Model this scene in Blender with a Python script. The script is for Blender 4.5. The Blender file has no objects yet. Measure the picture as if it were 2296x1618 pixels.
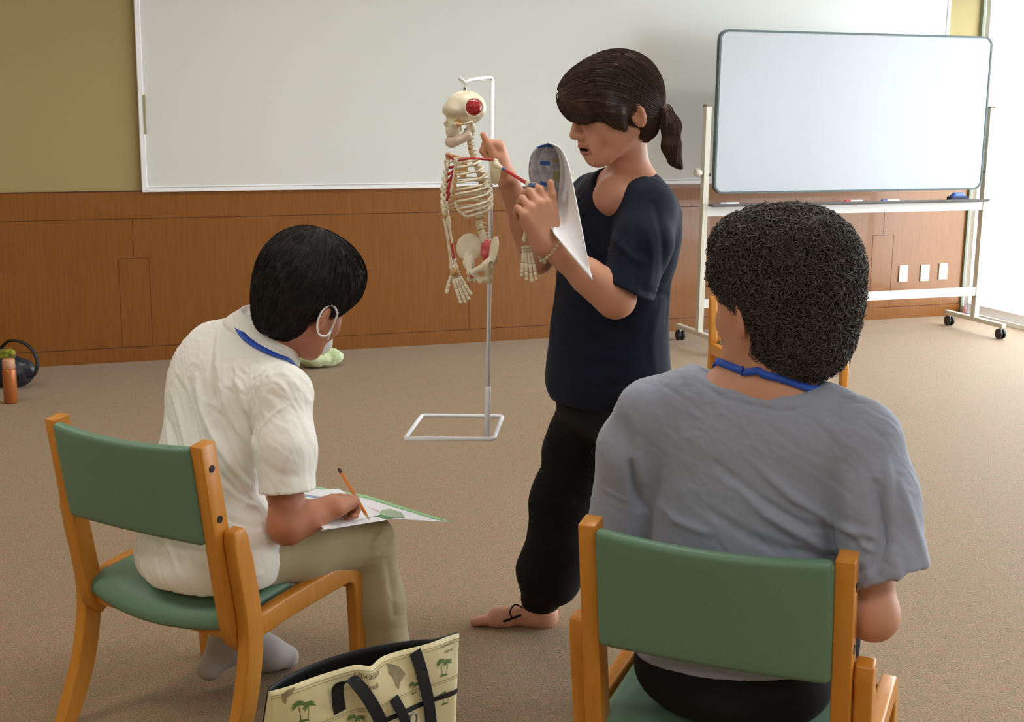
import bpy, bmesh, math, random
import numpy as np
from mathutils import Vector, Matrix
C = bpy.context.scene
COL = C.collection
# ---------------------------------------------------------------- camera
CAM = np.array([0.0, 0.0, 1.55])
FPX = 3017.0
PITCH, ROLL = 0.19873, 0.010588
_f = np.array([0, math.cos(PITCH), -math.sin(PITCH)])
_r = np.array([1.0, 0, 0]); _d = np.cross(_f, _r)
R2 = math.cos(ROLL)*_r - math.sin(ROLL)*_d
D2 = math.cos(ROLL)*_d + math.sin(ROLL)*_r
cd = bpy.data.cameras.new('camera'); cam = bpy.data.objects.new('camera', cd); COL.objects.link(cam)
cd.sensor_width = 36.0; cd.lens = FPX/2296*36.0; cd.clip_start = 0.05; cd.clip_end = 200
cam.matrix_world = Matrix(((R2[0], -D2[0], -_f[0], CAM[0]), (R2[1], -D2[1], -_f[1], CAM[1]), (R2[2], -D2[2], -_f[2], CAM[2]), (0, 0, 0, 1)))
C.camera = cam
# ---------------------------------------------------------------- room frame: corner, along the front wall, into the room
RA = np.array([3.213, 9.559, 0.0]); RD = np.array([-0.9386, -0.3449, 0.0]); RN = np.array([0.3449, -0.9386, 0.0])
def room(s, t, z): return RA + RD*s + RN*t + np.array([0, 0, z])
# ---------------------------------------------------------------- world, lights, exposure
w = bpy.data.worlds.new('world'); C.world = w; w.use_nodes = True
bg = w.node_tree.nodes['Background']; bg.inputs[0].default_value = (0.84, 0.93, 1.0, 1); bg.inputs[1].default_value = 9.5
def area(name, loc, target, sx, sy, power, col, portal=False, spread=None):
    l = bpy.data.lights.new(name, 'AREA'); l.shape = 'RECTANGLE'; l.size = sx; l.size_y = sy; l.energy = power; l.color = col
    o = bpy.data.objects.new(name, l); COL.objects.link(o); o.location = Vector(loc)
    z = (Vector(loc)-Vector(target)).normalized(); x = Vector((RN[0], RN[1], 0)) if abs(z.z) < .5 else Vector((RD[0], RD[1], 0))
    x = (x - z*x.dot(z)).normalized(); y = z.cross(x)
    o.matrix_world = Matrix(((x.x, y.x, z.x, loc[0]), (x.y, y.y, z.y, loc[1]), (x.z, y.z, z.z, loc[2]), (0, 0, 0, 1)))
    if portal: l.cycles.is_portal = True
    if spread: l.spread = spread
    return o
for t0, t1 in ((0.06, 3.5), (3.8, 7.2)):
    tm = (t0+t1)/2
    area('window_daylight_portal', room(-0.12, tm, 1.25), room(1, tm, 1.25), t1-t0, 2.3, 1, (1, 1, 1), portal=True)
for s in (1.6, 4.6, 7.6):
    for t in (1.9, 4.9, 7.9, 10.6):
        area('ceiling_fluorescent', room(s, t, 2.78), room(s, t, 0), 1.25, 0.3, 15 if s < 2 else 23, (1.0, 0.975, 0.95))
C.view_settings.view_transform = 'Standard'; C.view_settings.look = 'None'
C.view_settings.exposure = -0.06; C.view_settings.gamma = 1.0; C.view_settings.use_curve_mapping = False
# ---------------------------------------------------------------- helpers
def P(u, v, Y):
    """world point at depth Y along the line of sight through picture position (u, v)"""
    d = _f + (u-1148)/FPX*R2 + (v-809)/FPX*D2
    return d*Y/d[1] + CAM
def nrm(a):
    a = np.asarray(a, float); return a/np.linalg.norm(a)
def srgb(r, g, b): return tuple(((c/255)/12.92 if c/255 <= .04045 else ((c/255+.055)/1.055)**2.4) for c in (r, g, b))+(1.0,)
def mat(name, col, rough=.6, spec=.5, metal=0, noise=None, bump=None, sss=0, sheen=0, stretch=(1, 1, 1), coat=0, detail=4):
    m = bpy.data.materials.new(name); m.use_nodes = True; nt = m.node_tree; N = nt.nodes; L = nt.links
    b = N['Principled BSDF']; b.inputs['Roughness'].default_value = rough; b.inputs['Metallic'].default_value = metal
    b.inputs['Specular IOR Level'].default_value = spec; b.inputs['Base Color'].default_value = col
    if sss: b.inputs['Subsurface Weight'].default_value = sss; b.inputs['Subsurface Radius'].default_value = (.02, .008, .004); b.inputs['Subsurface Scale'].default_value = .6
    if sheen: b.inputs['Sheen Weight'].default_value = sheen
    if coat: b.inputs['Coat Weight'].default_value = coat
    tc = N.new('ShaderNodeTexCoord'); mp = N.new('ShaderNodeMapping'); mp.inputs['Scale'].default_value = stretch
    L.new(tc.outputs['Object'], mp.inputs[0])
    if noise:   # (scale, colour2, contrast)
        n = N.new('ShaderNodeTexNoise'); n.inputs['Scale'].default_value = noise[0]; n.inputs['Detail'].default_value = detail
        L.new(mp.outputs[0], n.inputs['Vector'])
        r = N.new('ShaderNodeValToRGB'); c = noise[2]
        r.color_ramp.elements[0].position = .5-c; r.color_ramp.elements[1].position = .5+c
        r.color_ramp.elements[0].color = col; r.color_ramp.elements[1].color = noise[1]
        L.new(n.outputs['Fac'], r.inputs[0]); L.new(r.outputs[0], b.inputs['Base Color'])
    if bump:    # (scale, strength, distance)
        n2 = N.new('ShaderNodeTexNoise'); n2.inputs['Scale'].default_value = bump[0]; n2.inputs['Detail'].default_value = 3
        L.new(mp.outputs[0], n2.inputs['Vector'])
        bp = N.new('ShaderNodeBump'); bp.inputs['Strength'].default_value = bump[1]; bp.inputs['Distance'].default_value = bump[2]
        L.new(n2.outputs['Fac'], bp.inputs['Height']); L.new(bp.outputs[0], b.inputs['Normal'])
    return m
def tag(o, label=None, cat=None, group=None, kind=None):
    if label: o['label'] = label
    if cat: o['category'] = cat
    if group: o['group'] = group
    if kind: o['kind'] = kind
    return o
def thing(name, label, cat, loc=(0, 0, 0), rz=0, group=None):
    o = bpy.data.objects.new(name, None); COL.objects.link(o); o.location = loc; o.rotation_euler = (0, 0, rz); o.empty_display_size = .1
    return tag(o, label, cat, group)
def mesh(name, V, F, mats, parent=None, smooth=True, mi=None, world=True, origin=None, label=None):
    """one mesh object; V in world coordinates (world=True) or in the parent's own"""
    me = bpy.data.meshes.new(name)
    V = np.asarray(V, float)
    if parent is not None and world:
        q = parent
        off = np.zeros(3)
        while q is not None: off = off+np.array(q.location); q = q.parent
        V = V-off
    if origin is not None: V = V-np.asarray(origin)
    if isinstance(F, np.ndarray) and len(F):
        n = F.shape[1]; me.vertices.add(len(V)); me.vertices.foreach_set('co', V.astype(np.float32).ravel())
        me.loops.add(F.size); me.loops.foreach_set('vertex_index', F.astype(np.int32).ravel())
        me.polygons.add(len(F)); me.polygons.foreach_set('loop_start', np.arange(0, F.size, n, dtype=np.int32)); me.update(calc_edges=True)
    else:
        me.from_pydata([tuple(v) for v in V], [], [tuple(f) for f in F]); me.update()
    if not isinstance(mats, (list, tuple)): mats = [mats]
    for m in mats: me.materials.append(m)
    if mi is not None: me.polygons.foreach_set('material_index', np.asarray(mi, np.int32))
    if smooth: me.polygons.foreach_set('use_smooth', np.ones(len(me.polygons), bool))
    me.validate(); me.update()
    o = bpy.data.objects.new(name, me); COL.objects.link(o)
    if origin is not None: o.location = origin
    if parent is not None: o.parent = parent
    if label: o['label'] = label
    return o
def bevel(o, w=.004, seg=2, ang=.6):
    m = o.modifiers.new('bevel', 'BEVEL'); m.width = w; m.segments = seg; m.limit_method = 'ANGLE'; m.angle_limit = ang; return o
BOXF = [(0, 3, 2, 1), (4, 5, 6, 7), (0, 1, 5, 4), (1, 2, 6, 5), (2, 3, 7, 6), (3, 0, 4, 7)]
class MB:
    """collects simple solids that belong to one mesh"""
    def __init__(s): s.V = []; s.F = []; s.M = []
    def add(s, V, F, m=0):
        n = len(s.V); s.V += [tuple(v) for v in V]; s.F += [tuple(i+n for i in f) for f in F]; s.M += [m]*len(F); return s
    def box(s, c, sx, sy, sz, ax=(1, 0, 0), ay=(0, 1, 0), az=(0, 0, 1), m=0):
        c = np.array(c, float); ax, ay, az = (np.array(a, float) for a in (ax, ay, az))
        V = [c+ax*sx/2*i+ay*sy/2*j+az*sz/2*k for k in (-1, 1) for i, j in ((-1, -1), (1, -1), (1, 1), (-1, 1))]
        return s.add(V, BOXF, m)
    def rbox(s, s0, s1, t0, t1, z0, z1, m=0):      # box in the room's own frame
        return s.box(room((s0+s1)/2, (t0+t1)/2, (z0+z1)/2), abs(s1-s0), abs(t1-t0), abs(z1-z0), -RD, RN*-1, (0, 0, 1), m)
    def tube(s, pts, rad, n=10, cap=True, m=0, flat=1.0, up=(0, 0, 1)):
        pts = [np.array(p, float) for p in pts]; rad = rad if isinstance(rad, (list, tuple, np.ndarray)) else [rad]*len(pts)
        rings = []; prev = None
        for i, p in enumerate(pts):
            t = nrm(pts[min(i+1, len(pts)-1)]-pts[max(i-1, 0)])
            if prev is None:
                a = np.cross(t, up);
                if np.linalg.norm(a) < 1e-3: a = np.cross(t, (1, 0, 0))
            else: a = prev-t*np.dot(prev, t)
            a = nrm(a); prev = a; b = np.cross(t, a)
            rings.append([p+rad[i]*(math.cos(k/n*2*math.pi)*a+flat*math.sin(k/n*2*math.pi)*b) for k in range(n)])
        V = [v for r in rings for v in r]; F = []
        for i in range(len(pts)-1):
            for k in range(n): F.append((i*n+k, i*n+(k+1) % n, (i+1)*n+(k+1) % n, (i+1)*n+k))
        if cap: F.append(tuple(range(n-1, -1, -1))); F.append(tuple((len(pts)-1)*n+k for k in range(n)))
        return s.add(V, F, m)
    def grid(s, G, m=0, close=False):              # G[i][j] -> 3D
        a, b = len(G), len(G[0]); V = [v for r in G for v in r]; F = []
        for i in range(a-1):
            for j in range(b-1 if not close else b): F.append((i*b+j, i*b+(j+1) % b, (i+1)*b+(j+1) % b, (i+1)*b+j))
        return s.add(V, F, m)
    def out(s, name, mats, parent=None, smooth=False, world=True, origin=None, label=None):
        return mesh(name, s.V, s.F, mats, parent, smooth, s.M, world, origin, label)
def gridbox(sx, sy, sz, r, n=(10, 10, 3), warp=None):
    """rounded box, centred, dense enough to bend"""
    V = []; F = []; idx = {}
    def vid(p):
        k = tuple(np.round(p, 6))
        if k not in idx: idx[k] = len(V); V.append(np.array(p, float))
        return idx[k]
    S = np.array([sx, sy, sz])/2
    # parameter lines, denser at the rounded edge
    def line(h, k):
        c = np.linspace(-(h-r), h-r, k+1); e = [0, .35, .7]
        return np.concatenate([[-h+r*q for q in e], c, [h-r*q for q in e[::-1]]])
    L = [line(S[i], n[i]) for i in range(3)]
    for a in range(3):
        b, c = (a+1) % 3, (a+2) % 3
        for sg in (-1, 1):
            for i in range(len(L[b])-1):
                for j in range(len(L[c])-1):
                    q = []
                    for bi, cj in ((i, j), (i+1, j), (i+1, j+1), (i, j+1)):
                        p = np.zeros(3); p[a] = sg*S[a]; p[b] = L[b][bi]; p[c] = L[c][cj]; q.append(vid(p))
                    F.append(tuple(q if sg > 0 else q[::-1]))
    V = np.array(V); core = np.clip(V, -(S-r), S-r); dd = V-core; ln = np.linalg.norm(dd, axis=1, keepdims=True); ln[ln == 0] = 1
    V = core+dd/ln*r
    if warp: V = warp(V)
    return V, F
# ---- signed distance volumes turned into one continuous surface
def _hash(ix, iy, iz):
    n = (ix*374761393+iy*668265263+iz*1442695041) & 0x7fffffff
    n = ((n ^ (n >> 13))*1274126177) & 0x7fffffff
    return ((n ^ (n >> 16)) & 0xffff)/65535.0
def vnoise(p, sc):
    q = p*sc; i = np.floor(q).astype(np.int64); f = q-i; f = f*f*(3-2*f); r = 0
    for dx in (0, 1):
        for dy in (0, 1):
            for dz in (0, 1):
                r = r+_hash(i[:, 0]+dx, i[:, 1]+dy, i[:, 2]+dz)*np.where(dx, f[:, 0], 1-f[:, 0])*np.where(dy, f[:, 1], 1-f[:, 1])*np.where(dz, f[:, 2], 1-f[:, 2])
    return r*2-1
class Vol:
    def __init__(s): s.p = []
    def cap(s, a, b, ra, rb=None, k=.02, op=1):
        a = np.array(a, float); b = np.array(b, float); rb = ra if rb is None else rb; R = max(ra, rb)
        ba = b-a; L = max(ba@ba, 1e-9)
        def fn(x, y, z):
            h = np.clip(((x-a[0])*ba[0]+(y-a[1])*ba[1]+(z-a[2])*ba[2])/L, 0, 1)
            return np.sqrt((x-a[0]-h*ba[0])**2+(y-a[1]-h*ba[1])**2+(z-a[2]-h*ba[2])**2)-(ra+h*(rb-ra))
        s.p.append((fn, np.minimum(a, b)-R, np.maximum(a, b)+R, k, op)); return s
    def chain(s, pts, rads, k=.02, op=1):
        for i in range(len(pts)-1): s.cap(pts[i], pts[i+1], rads[i], rads[i+1], k, op)
        return s
    def ell(s, c, r, ax=None, k=.02, op=1):
        """ellipsoid; ax = 3 unit axes (rows)"""
        c = np.array(c, float); r = np.array(r, float); A = np.eye(3) if ax is None else np.array(ax, float)
        e = np.sqrt(((A*r[:, None])**2).sum(0))
        def fn(x, y, z):
            X = x-c[0]; Y = y-c[1]; Z = z-c[2]
            u = [X*A[i, 0]+Y*A[i, 1]+Z*A[i, 2] for i in range(3)]
            k0 = np.sqrt(sum((u[i]/r[i])**2 for i in range(3))); k1 = np.sqrt(sum((u[i]/r[i]**2)**2 for i in range(3)))
            return np.where(k1 < 1e-9, -r.min(), k0*(k0-1)/np.maximum(k1, 1e-9))
        s.p.append((fn, c-e, c+e, k, op)); return s
    def half(s, c, n, k=.004, lo=None, hi=None, round_=0):
        """cut away everything on the side n points to (inside the box lo..hi)"""
        c = np.array(c, float); n = nrm(n); s.p.append((lambda x, y, z: -((x-c[0])*n[0]+(y-c[1])*n[1]+(z-c[2])*n[2]), lo, hi, k, -2)); return s
    def merge(s, o, k=.02):
        lo = np.min([q[1] for q in o.p if q[4] == 1], axis=0); hi = np.max([q[2] for q in o.p if q[4] == 1], axis=0)
        s.p.append((lambda x, y, z: o.fld(x, y, z), lo, hi, k, 1)); return s
    def fld(s, x, y, z, D=None):
        if D is None: D = np.full(np.broadcast(x, y, z).shape, .25, np.float32)
        xs = x.ravel(); ys = y.ravel(); zs = z.ravel(); grid = x.ndim == 3 and x.shape[1] == 1
        for fn, lo, hi, k, op in s.p:
            if grid and lo is not None:
                m = k+.03
                sl = []
                for arr, l, h in ((xs, lo[0], hi[0]), (ys, lo[1], hi[1]), (zs, lo[2], hi[2])):
                    i0 = np.searchsorted(arr, l-m); i1 = np.searchsorted(arr, h+m); sl.append(slice(i0, i1))
                if any(q.start >= q.stop for q in sl): continue
                X = x[sl[0]]; Y = y[:, sl[1]]; Z = z[:, :, sl[2]]; tgt = tuple(sl)
            else: X, Y, Z = x, y, z; tgt = Ellipsis
            d = fn(X, Y, Z); cur = D[tgt]
            if op == 1:
                h = np.maximum(k-np.abs(cur-d), 0)/max(k, 1e-6); D[tgt] = np.minimum(cur, d)-h*h*k*.25
            else:
                dd = -d
                h = np.maximum(k-np.abs(cur-dd), 0)/max(k, 1e-6); D[tgt] = np.maximum(cur, dd)+h*h*k*.25
        return D
    def at(s, V):
        return s.fld(V[:, 0].copy(), V[:, 1].copy(), V[:, 2].copy())
    def mesh(s, h=.004, zfine=None, pad=.02):
        lo = np.min([q[1] for q in s.p if q[4] == 1], axis=0)-pad; hi = np.max([q[2] for q in s.p if q[4] == 1], axis=0)+pad
        ax = [np.arange(lo[i], hi[i], h) for i in range(3)]
        if zfine is not None:
            out = [lo[2]]
            while out[-1] < hi[2]: out.append(out[-1]+zfine(out[-1]))
            ax[2] = np.array(out)
        x = ax[0][:, None, None]; y = ax[1][None, :, None]; z = ax[2][None, None, :]
        D = s.fld(x, y, z); return nets(D, *ax)
def nets(D, X, Y, Z):
    S = D < 0
    nx, ny, nz = D.shape
    cnt = np.zeros((nx-1, ny-1, nz-1), np.uint8)
    for i in (0, 1):
        for j in (0, 1):
            for k in (0, 1): cnt += S[i:nx-1+i, j:ny-1+j, k:nz-1+k]
    act = np.argwhere((cnt > 0) & (cnt < 8)); idx = np.full(cnt.shape, -1, np.int64); idx[tuple(act.T)] = np.arange(len(act))
    acc = np.zeros((len(act), 3)); num = np.zeros(len(act)); cor = [(0, 0, 0), (1, 0, 0), (0, 1, 0), (1, 1, 0), (0, 0, 1), (1, 0, 1), (0, 1, 1), (1, 1, 1)]
    A = act.T
    for a in range(8):
        for b in range(a+1, 8):
            if sum(abs(cor[a][i]-cor[b][i]) for i in range(3)) != 1: continue
            ia = tuple(A[i]+cor[a][i] for i in range(3)); ib = tuple(A[i]+cor[b][i] for i in range(3))
            da = D[ia].astype(float); db = D[ib].astype(float); m = (da < 0) != (db < 0); t = np.where(m, da/np.where(m, da-db, 1), 0)
            pa = np.stack([X[ia[0]], Y[ia[1]], Z[ia[2]]], 1); pb = np.stack([X[ib[0]], Y[ib[1]], Z[ib[2]]], 1)
            acc += np.where(m[:, None], pa+(pb-pa)*t[:, None], 0); num += m
    V = acc/num[:, None]; F = []
    for ax in range(3):
        sl0 = [slice(1, -1)]*3; sl1 = [slice(1, -1)]*3; sl0[ax] = slice(0, -1); sl1[ax] = slice(1, None)
        s0 = S[tuple(sl0)]; s1 = S[tuple(sl1)]; e = np.argwhere(s0 != s1); off = np.array([1, 1, 1]); off[ax] = 0; e = e+off
        b, c = (ax+1) % 3, (ax+2) % 3; fl = S[tuple(e.T)]
        q = []
        for db, dc in ((-1, -1), (0, -1), (0, 0), (-1, 0)):
            g = e.copy(); g[:, b] += db; g[:, c] += dc; q.append(idx[tuple(g.T)])
        q = np.stack(q, 1); q[~fl] = q[~fl][:, ::-1]; F.append(q)
    F = np.concatenate(F); F = F[(F >= 0).all(1)]
    return V, F
def vnormals(V, F):
    n = np.cross(V[F[:, 1]]-V[F[:, 0]], V[F[:, 2]]-V[F[:, 0]])+np.cross(V[F[:, 2]]-V[F[:, 0]], V[F[:, 3]]-V[F[:, 0]])
    N = np.zeros_like(V)
    for i in range(4): np.add.at(N, F[:, i], n)
    return N/np.maximum(np.linalg.norm(N, axis=1, keepdims=True), 1e-12)
def smoothv(V, F, it=2, lam=.5):
    for _ in range(it):
        acc = np.zeros_like(V); cnt = np.zeros(len(V))
        for i in range(4):
            a = F[:, i]; b = F[:, (i+1) % 4]
            np.add.at(acc, a, V[b]); np.add.at(cnt, a, 1); np.add.at(acc, b, V[a]); np.add.at(cnt, b, 1)
        V = V+lam*(acc/np.maximum(cnt, 1)[:, None]-V)
    return V
def creases(V, F, amp, sc, along, stretch=4.0, seed=0.0):
    """sharp irregular drapery ridges running along a direction"""
    N = vnormals(V, F); a = nrm(along); q = V-(V@a)[:, None]*a*(1-1/stretch)+seed
    n1 = vnoise(q, sc); n2 = vnoise(q+3.7, sc*1.9); m = np.clip(vnoise(V+seed+9, 6)+.45, 0, 1)
    return V+N*(amp*m*((1-np.abs(n1))**4*1.0-(1-np.abs(n2))**4*.7))[:, None]
def folds(V, F, lines, front=(0, -1, 0), gate=.1):
    """cloth creases: lines = (points, height, width); raised or sunk along polylines, seen from `front`"""
    N = vnormals(V, F); g = np.clip((N@np.array(front)-gate)*4, 0, 1); d = np.zeros(len(V))
    fr = nrm(front)
    for pts, a, wd in lines:
        pts = [np.array(p, float) for p in pts]; best = np.full(len(V), 9.); tt = np.zeros(len(V)); n = len(pts)-1
        for i in range(n):
            A = pts[i]-fr*(pts[i]@fr); B = pts[i+1]-fr*(pts[i+1]@fr); W = V-(V@fr)[:, None]*fr; ba = B-A
            h = np.clip((W-A)@ba/(ba@ba+1e-9), 0, 1); q = np.linalg.norm(W-A-h[:, None]*ba, axis=1)
            m = q < best; best = np.where(m, q, best); tt = np.where(m, (i+h)/n, tt)
        d += a*np.exp(-(best/wd)**2)*np.clip(np.sin(np.clip(tt, 0, 1)*math.pi), 0, 1)**.5
    return V+N*(d*g)[:, None]
def wrinkle(V, F, amp, sc, stretch=(1, 1, 1)):
    N = vnormals(V, F); q = V*np.array(stretch); return V+N*(amp*(vnoise(q, sc)+.5*vnoise(q+7.3, sc*2.1)))[:, None]
def hand(v, w, d, n, side, curl, thumb=(.6, .7, .1), spread=.06, sc=1.0, k=.0035, tcurl=.3):
    """v: volume, w: wrist, d: towards the knuckles, n: out of the palm, side: +1/-1 thumb side = side * (d x n)"""
    d = nrm(d); n = nrm(np.array(n)-d*np.dot(n, d)); s = np.cross(d, n)*side; w = np.array(w, float)
    kn = [(.085, .028), (.089, .009), (.085, -.011), (.077, -.029)]; ln = [.070, .078, .072, .058]; out = []
    for (a, b) in kn: v.cap(w+s*b*.45*sc, w+(d*(a-.006)+s*b)*sc, .0165*sc, .0115*sc, .014*sc)
    v.cap(w+(s*.014+n*.006)*sc, w+(d*.05+s*.03+n*.008)*sc, .015*sc, .014*sc, .012*sc)
    v.cap(w+(s*-.018+n*.005)*sc, w+(d*.055-s*.026+n*.006)*sc, .013*sc, .011*sc, .012*sc)
    for i, ((a, b), L) in enumerate(zip(kn, ln)):
        p = w+(d*a+s*b)*sc; ang = 0; cu = curl[i] if isinstance(curl, (list, tuple)) else curl; sp = s*(spread*(1.5-i)/1.5)
        r = [.0092, .0086, .0078, .0066] if i < 3 else [.0080, .0074, .0068, .0058]
        for j, fr in enumerate((.44, .31, .25)):
            ang += (cu if not isinstance(cu, tuple) else cu[j]); dr = nrm(d*math.cos(ang)+n*math.sin(ang)+sp*math.cos(ang))
            q = p+dr*L*fr*sc; v.cap(p, q, r[j]*sc, r[j+1]*sc, .006*sc if j == 0 else k*sc); p = q
        out.append(p)
    p = w+(d*.022+s*.026+n*.004)*sc; td = nrm(d*thumb[0]+s*thumb[1]+n*thumb[2]); r = [.0135, .0105, .0095, .0075]
    for j, L in enumerate((.042, .032, .026)):
        dr = nrm(td+(d*.4*j-s*.25*j)*tcurl+n*j*tcurl*.5); q = p+dr*L*sc; v.cap(p, q, r[j]*sc, r[j+1]*sc, .008*sc if j == 0 else k*sc); p = q
    out.append(p); return out
def frame_of(f, u=(0, 0, 1)):
    f = nrm(f); l = nrm(np.cross(u, f)); return f, l, np.cross(f, l)      # forward, left, up
def strands(vol, seeds, flow, n, length, rad, steps=7, off=.0015, seed=1, curl=0, lift=0, surf=True):
    """thin hair strands that run over the surface of a volume"""
    rng = np.random.default_rng(seed); pick = rng.choice(len(seeds), n, replace=len(seeds) < n); Pn = seeds[pick].copy()
    def grad(q):
        e = .003; g = np.stack([vol.at(q+np.eye(3)[i]*e)-vol.at(q-np.eye(3)[i]*e) for i in range(3)], 1); return g/np.maximum(np.linalg.norm(g, axis=1, keepdims=True), 1e-9)
    ofs = off*rng.uniform(.1, 1.3, n); path = []; L = length*rng.uniform(.6, 1.3, n); ph = rng.uniform(0, 6.28, n); tw = rng.choice([-1, 1], n)
    for s_ in range(steps):
        g = grad(Pn); dist = vol.at(Pn); Pn = Pn-g*(dist-ofs-lift*s_*rng.uniform(0, 1, n))[:, None]; path.append(Pn.copy())
        fl = flow(Pn, g); fl = fl-g*(fl*g).sum(1)[:, None]; fl /= np.maximum(np.linalg.norm(fl, axis=1, keepdims=True), 1e-9)
        if curl:
            b = np.cross(g, fl); a = (ph+tw*curl*s_)[:, None]; fl = fl*np.cos(a)+b*np.sin(a)+g*.35*np.sin(a*1.7)
        Pn = Pn+fl*(L/steps)[:, None]
    path = np.array(path); t = np.gradient(path, axis=0); t /= np.maximum(np.linalg.norm(t, axis=2, keepdims=True), 1e-9)
    a = np.cross(t, np.array([.3, .5, .8])); a /= np.maximum(np.linalg.norm(a, axis=2, keepdims=True), 1e-9); b = np.cross(t, a)
    V = []; 
    for k in range(3):
        c, s_ = math.cos(k*2.0944), math.sin(k*2.0944); rr = (rad*np.array([1 if i < steps-2 else .6 if i == steps-2 else .2 for i in range(steps)]))[:, None, None]
        V.append(path+rr*(a*c+b*s_))
    V = np.array(V)                       # 3, steps, n, 3
    idx = np.arange(3*steps*n).reshape(3, steps, n); F = []
    for k in range(3):
        k2 = (k+1) % 3; F.append(np.stack([idx[k, :-1], idx[k2, :-1], idx[k2, 1:], idx[k, 1:]], -1).reshape(-1, 4))
    return V.reshape(-1, 3), np.concatenate(F)
def join(*VF):
    V = []; F = []; n = 0
    for v, f in VF: V.append(v); F.append(f+n); n += len(v)
    return np.concatenate(V), np.concatenate(F)
# ---------------------------------------------------------------- materials of the room
def wood_mat(name, c1, c2, sc=(1, 1, 1), rough=.45, coat=0.0):
    return mat(name, c1, rough=rough, noise=(6, c2, .22), bump=(20, .05, .002), stretch=sc, coat=coat, detail=6)
M = {}
M['panel'] = wood_mat('orange_wood_veneer', srgb(124, 73, 22), srgb(137, 85, 29), (14, 14, .9), .34, .25)
M['groove'] = mat('dark_groove', srgb(78, 40, 16), .8)
M['chairwood'] = wood_mat('honey_beech', srgb(200, 128, 40), srgb(208, 142, 56), (9, 9, 1.2), .33)
M['tan'] = mat('tan_wall_cloth', srgb(166, 149, 104), .9, noise=(260, srgb(156, 139, 93), .3), bump=(500, .15, .001))
M['white'] = mat('white_paint', srgb(235, 236, 232), .6)
M['ceil'] = mat('ceiling_tile', srgb(225, 223, 215), .9, bump=(200, .3, .002))
M['board'] = mat('wall_whiteboard_enamel', srgb(212, 213, 208), .32, spec=.4)
M['mboard'] = mat('mobile_board_enamel', srgb(172, 176, 182), .28, spec=.4)
M['alu'] = mat('white_aluminium', srgb(238, 238, 240), .35)
M['dkframe'] = mat('dark_green_grey_edge', srgb(62, 78, 76), .4)
M['post'] = mat('ivory_painted_steel', srgb(200, 196, 178), .35, spec=.6)
M['bar'] = mat('pale_painted_steel', srgb(214, 212, 205), .35)
M['black'] = mat('black_plastic', srgb(24, 24, 27), .35)
M['green'] = mat('sage_green_vinyl', srgb(107, 142, 119), .45, noise=(320, srgb(99, 133, 111), .25), bump=(700, .12, .0006))
# carpet: three tones of loop pile
def carpet():
    m = bpy.data.materials.new('mottled_carpet'); m.use_nodes = True; nt = m.node_tree; N = nt.nodes; L = nt.links; b = N['Principled BSDF']
    tc = N.new('ShaderNodeTexCoord'); n1 = N.new('ShaderNodeTexNoise'); n1.inputs['Scale'].default_value = 30; n1.inputs['Detail'].default_value = 8; n1.inputs['Roughness'].default_value = .75
    n2 = N.new('ShaderNodeTexNoise'); n2.inputs['Scale'].default_value = 190; n2.inputs['Detail'].default_value = 2
    L.new(tc.outputs['Object'], n1.inputs['Vector']); L.new(tc.outputs['Object'], n2.inputs['Vector'])
    r1 = N.new('ShaderNodeValToRGB'); e = r1.color_ramp.elements
    e[0].position = .36; e[0].color = srgb(128, 114, 74); e[1].position = .64; e[1].color = srgb(156, 112, 90)
    k = e.new(.5); k.color = srgb(146, 120, 84)
    L.new(n1.outputs['Fac'], r1.inputs[0])
    r2 = N.new('ShaderNodeValToRGB'); r2.color_ramp.elements[0].position = .35; r2.color_ramp.elements[0].color = (.62, .60, .58, 1); r2.color_ramp.elements[1].position = .65; r2.color_ramp.elements[1].color = (1.2, 1.2, 1.2, 1)
    L.new(n2.outputs['Fac'], r2.inputs[0])
    mx = N.new('ShaderNodeMix'); mx.data_type = 'RGBA'; mx.blend_type = 'MULTIPLY'; mx.inputs[0].default_value = 1
    L.new(r1.outputs[0], mx.inputs[6]); L.new(r2.outputs[0], mx.inputs[7]); L.new(mx.outputs[2], b.inputs['Base Color'])
    b.inputs['Roughness'].default_value = .72; b.inputs['Specular IOR Level'].default_value = .25; b.inputs['Sheen Weight'].default_value = .16
    bp = N.new('ShaderNodeBump'); bp.inputs['Strength'].default_value = .5; bp.inputs['Distance'].default_value = .004; L.new(n2.outputs['Fac'], bp.inputs['Height']); L.new(bp.outputs[0], b.inputs['Normal'])
    return m
M['carpet'] = carpet()
g = bpy.data.materials.new('window_glass'); g.use_nodes = True; nt = g.node_tree; nt.nodes.clear()
o_ = nt.nodes.new('ShaderNodeOutputMaterial'); mx = nt.nodes.new('ShaderNodeMixShader'); tr = nt.nodes.new('ShaderNodeBsdfTransparent'); gl = nt.nodes.new('ShaderNodeBsdfGlossy'); gl.inputs['Roughness'].default_value = .05
mx.inputs[0].default_value = .06; nt.links.new(tr.outputs[0], mx.inputs[1]); nt.links.new(gl.outputs[0], mx.inputs[2]); nt.links.new(mx.outputs[0], o_.inputs[0]); M['glass'] = g
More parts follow.
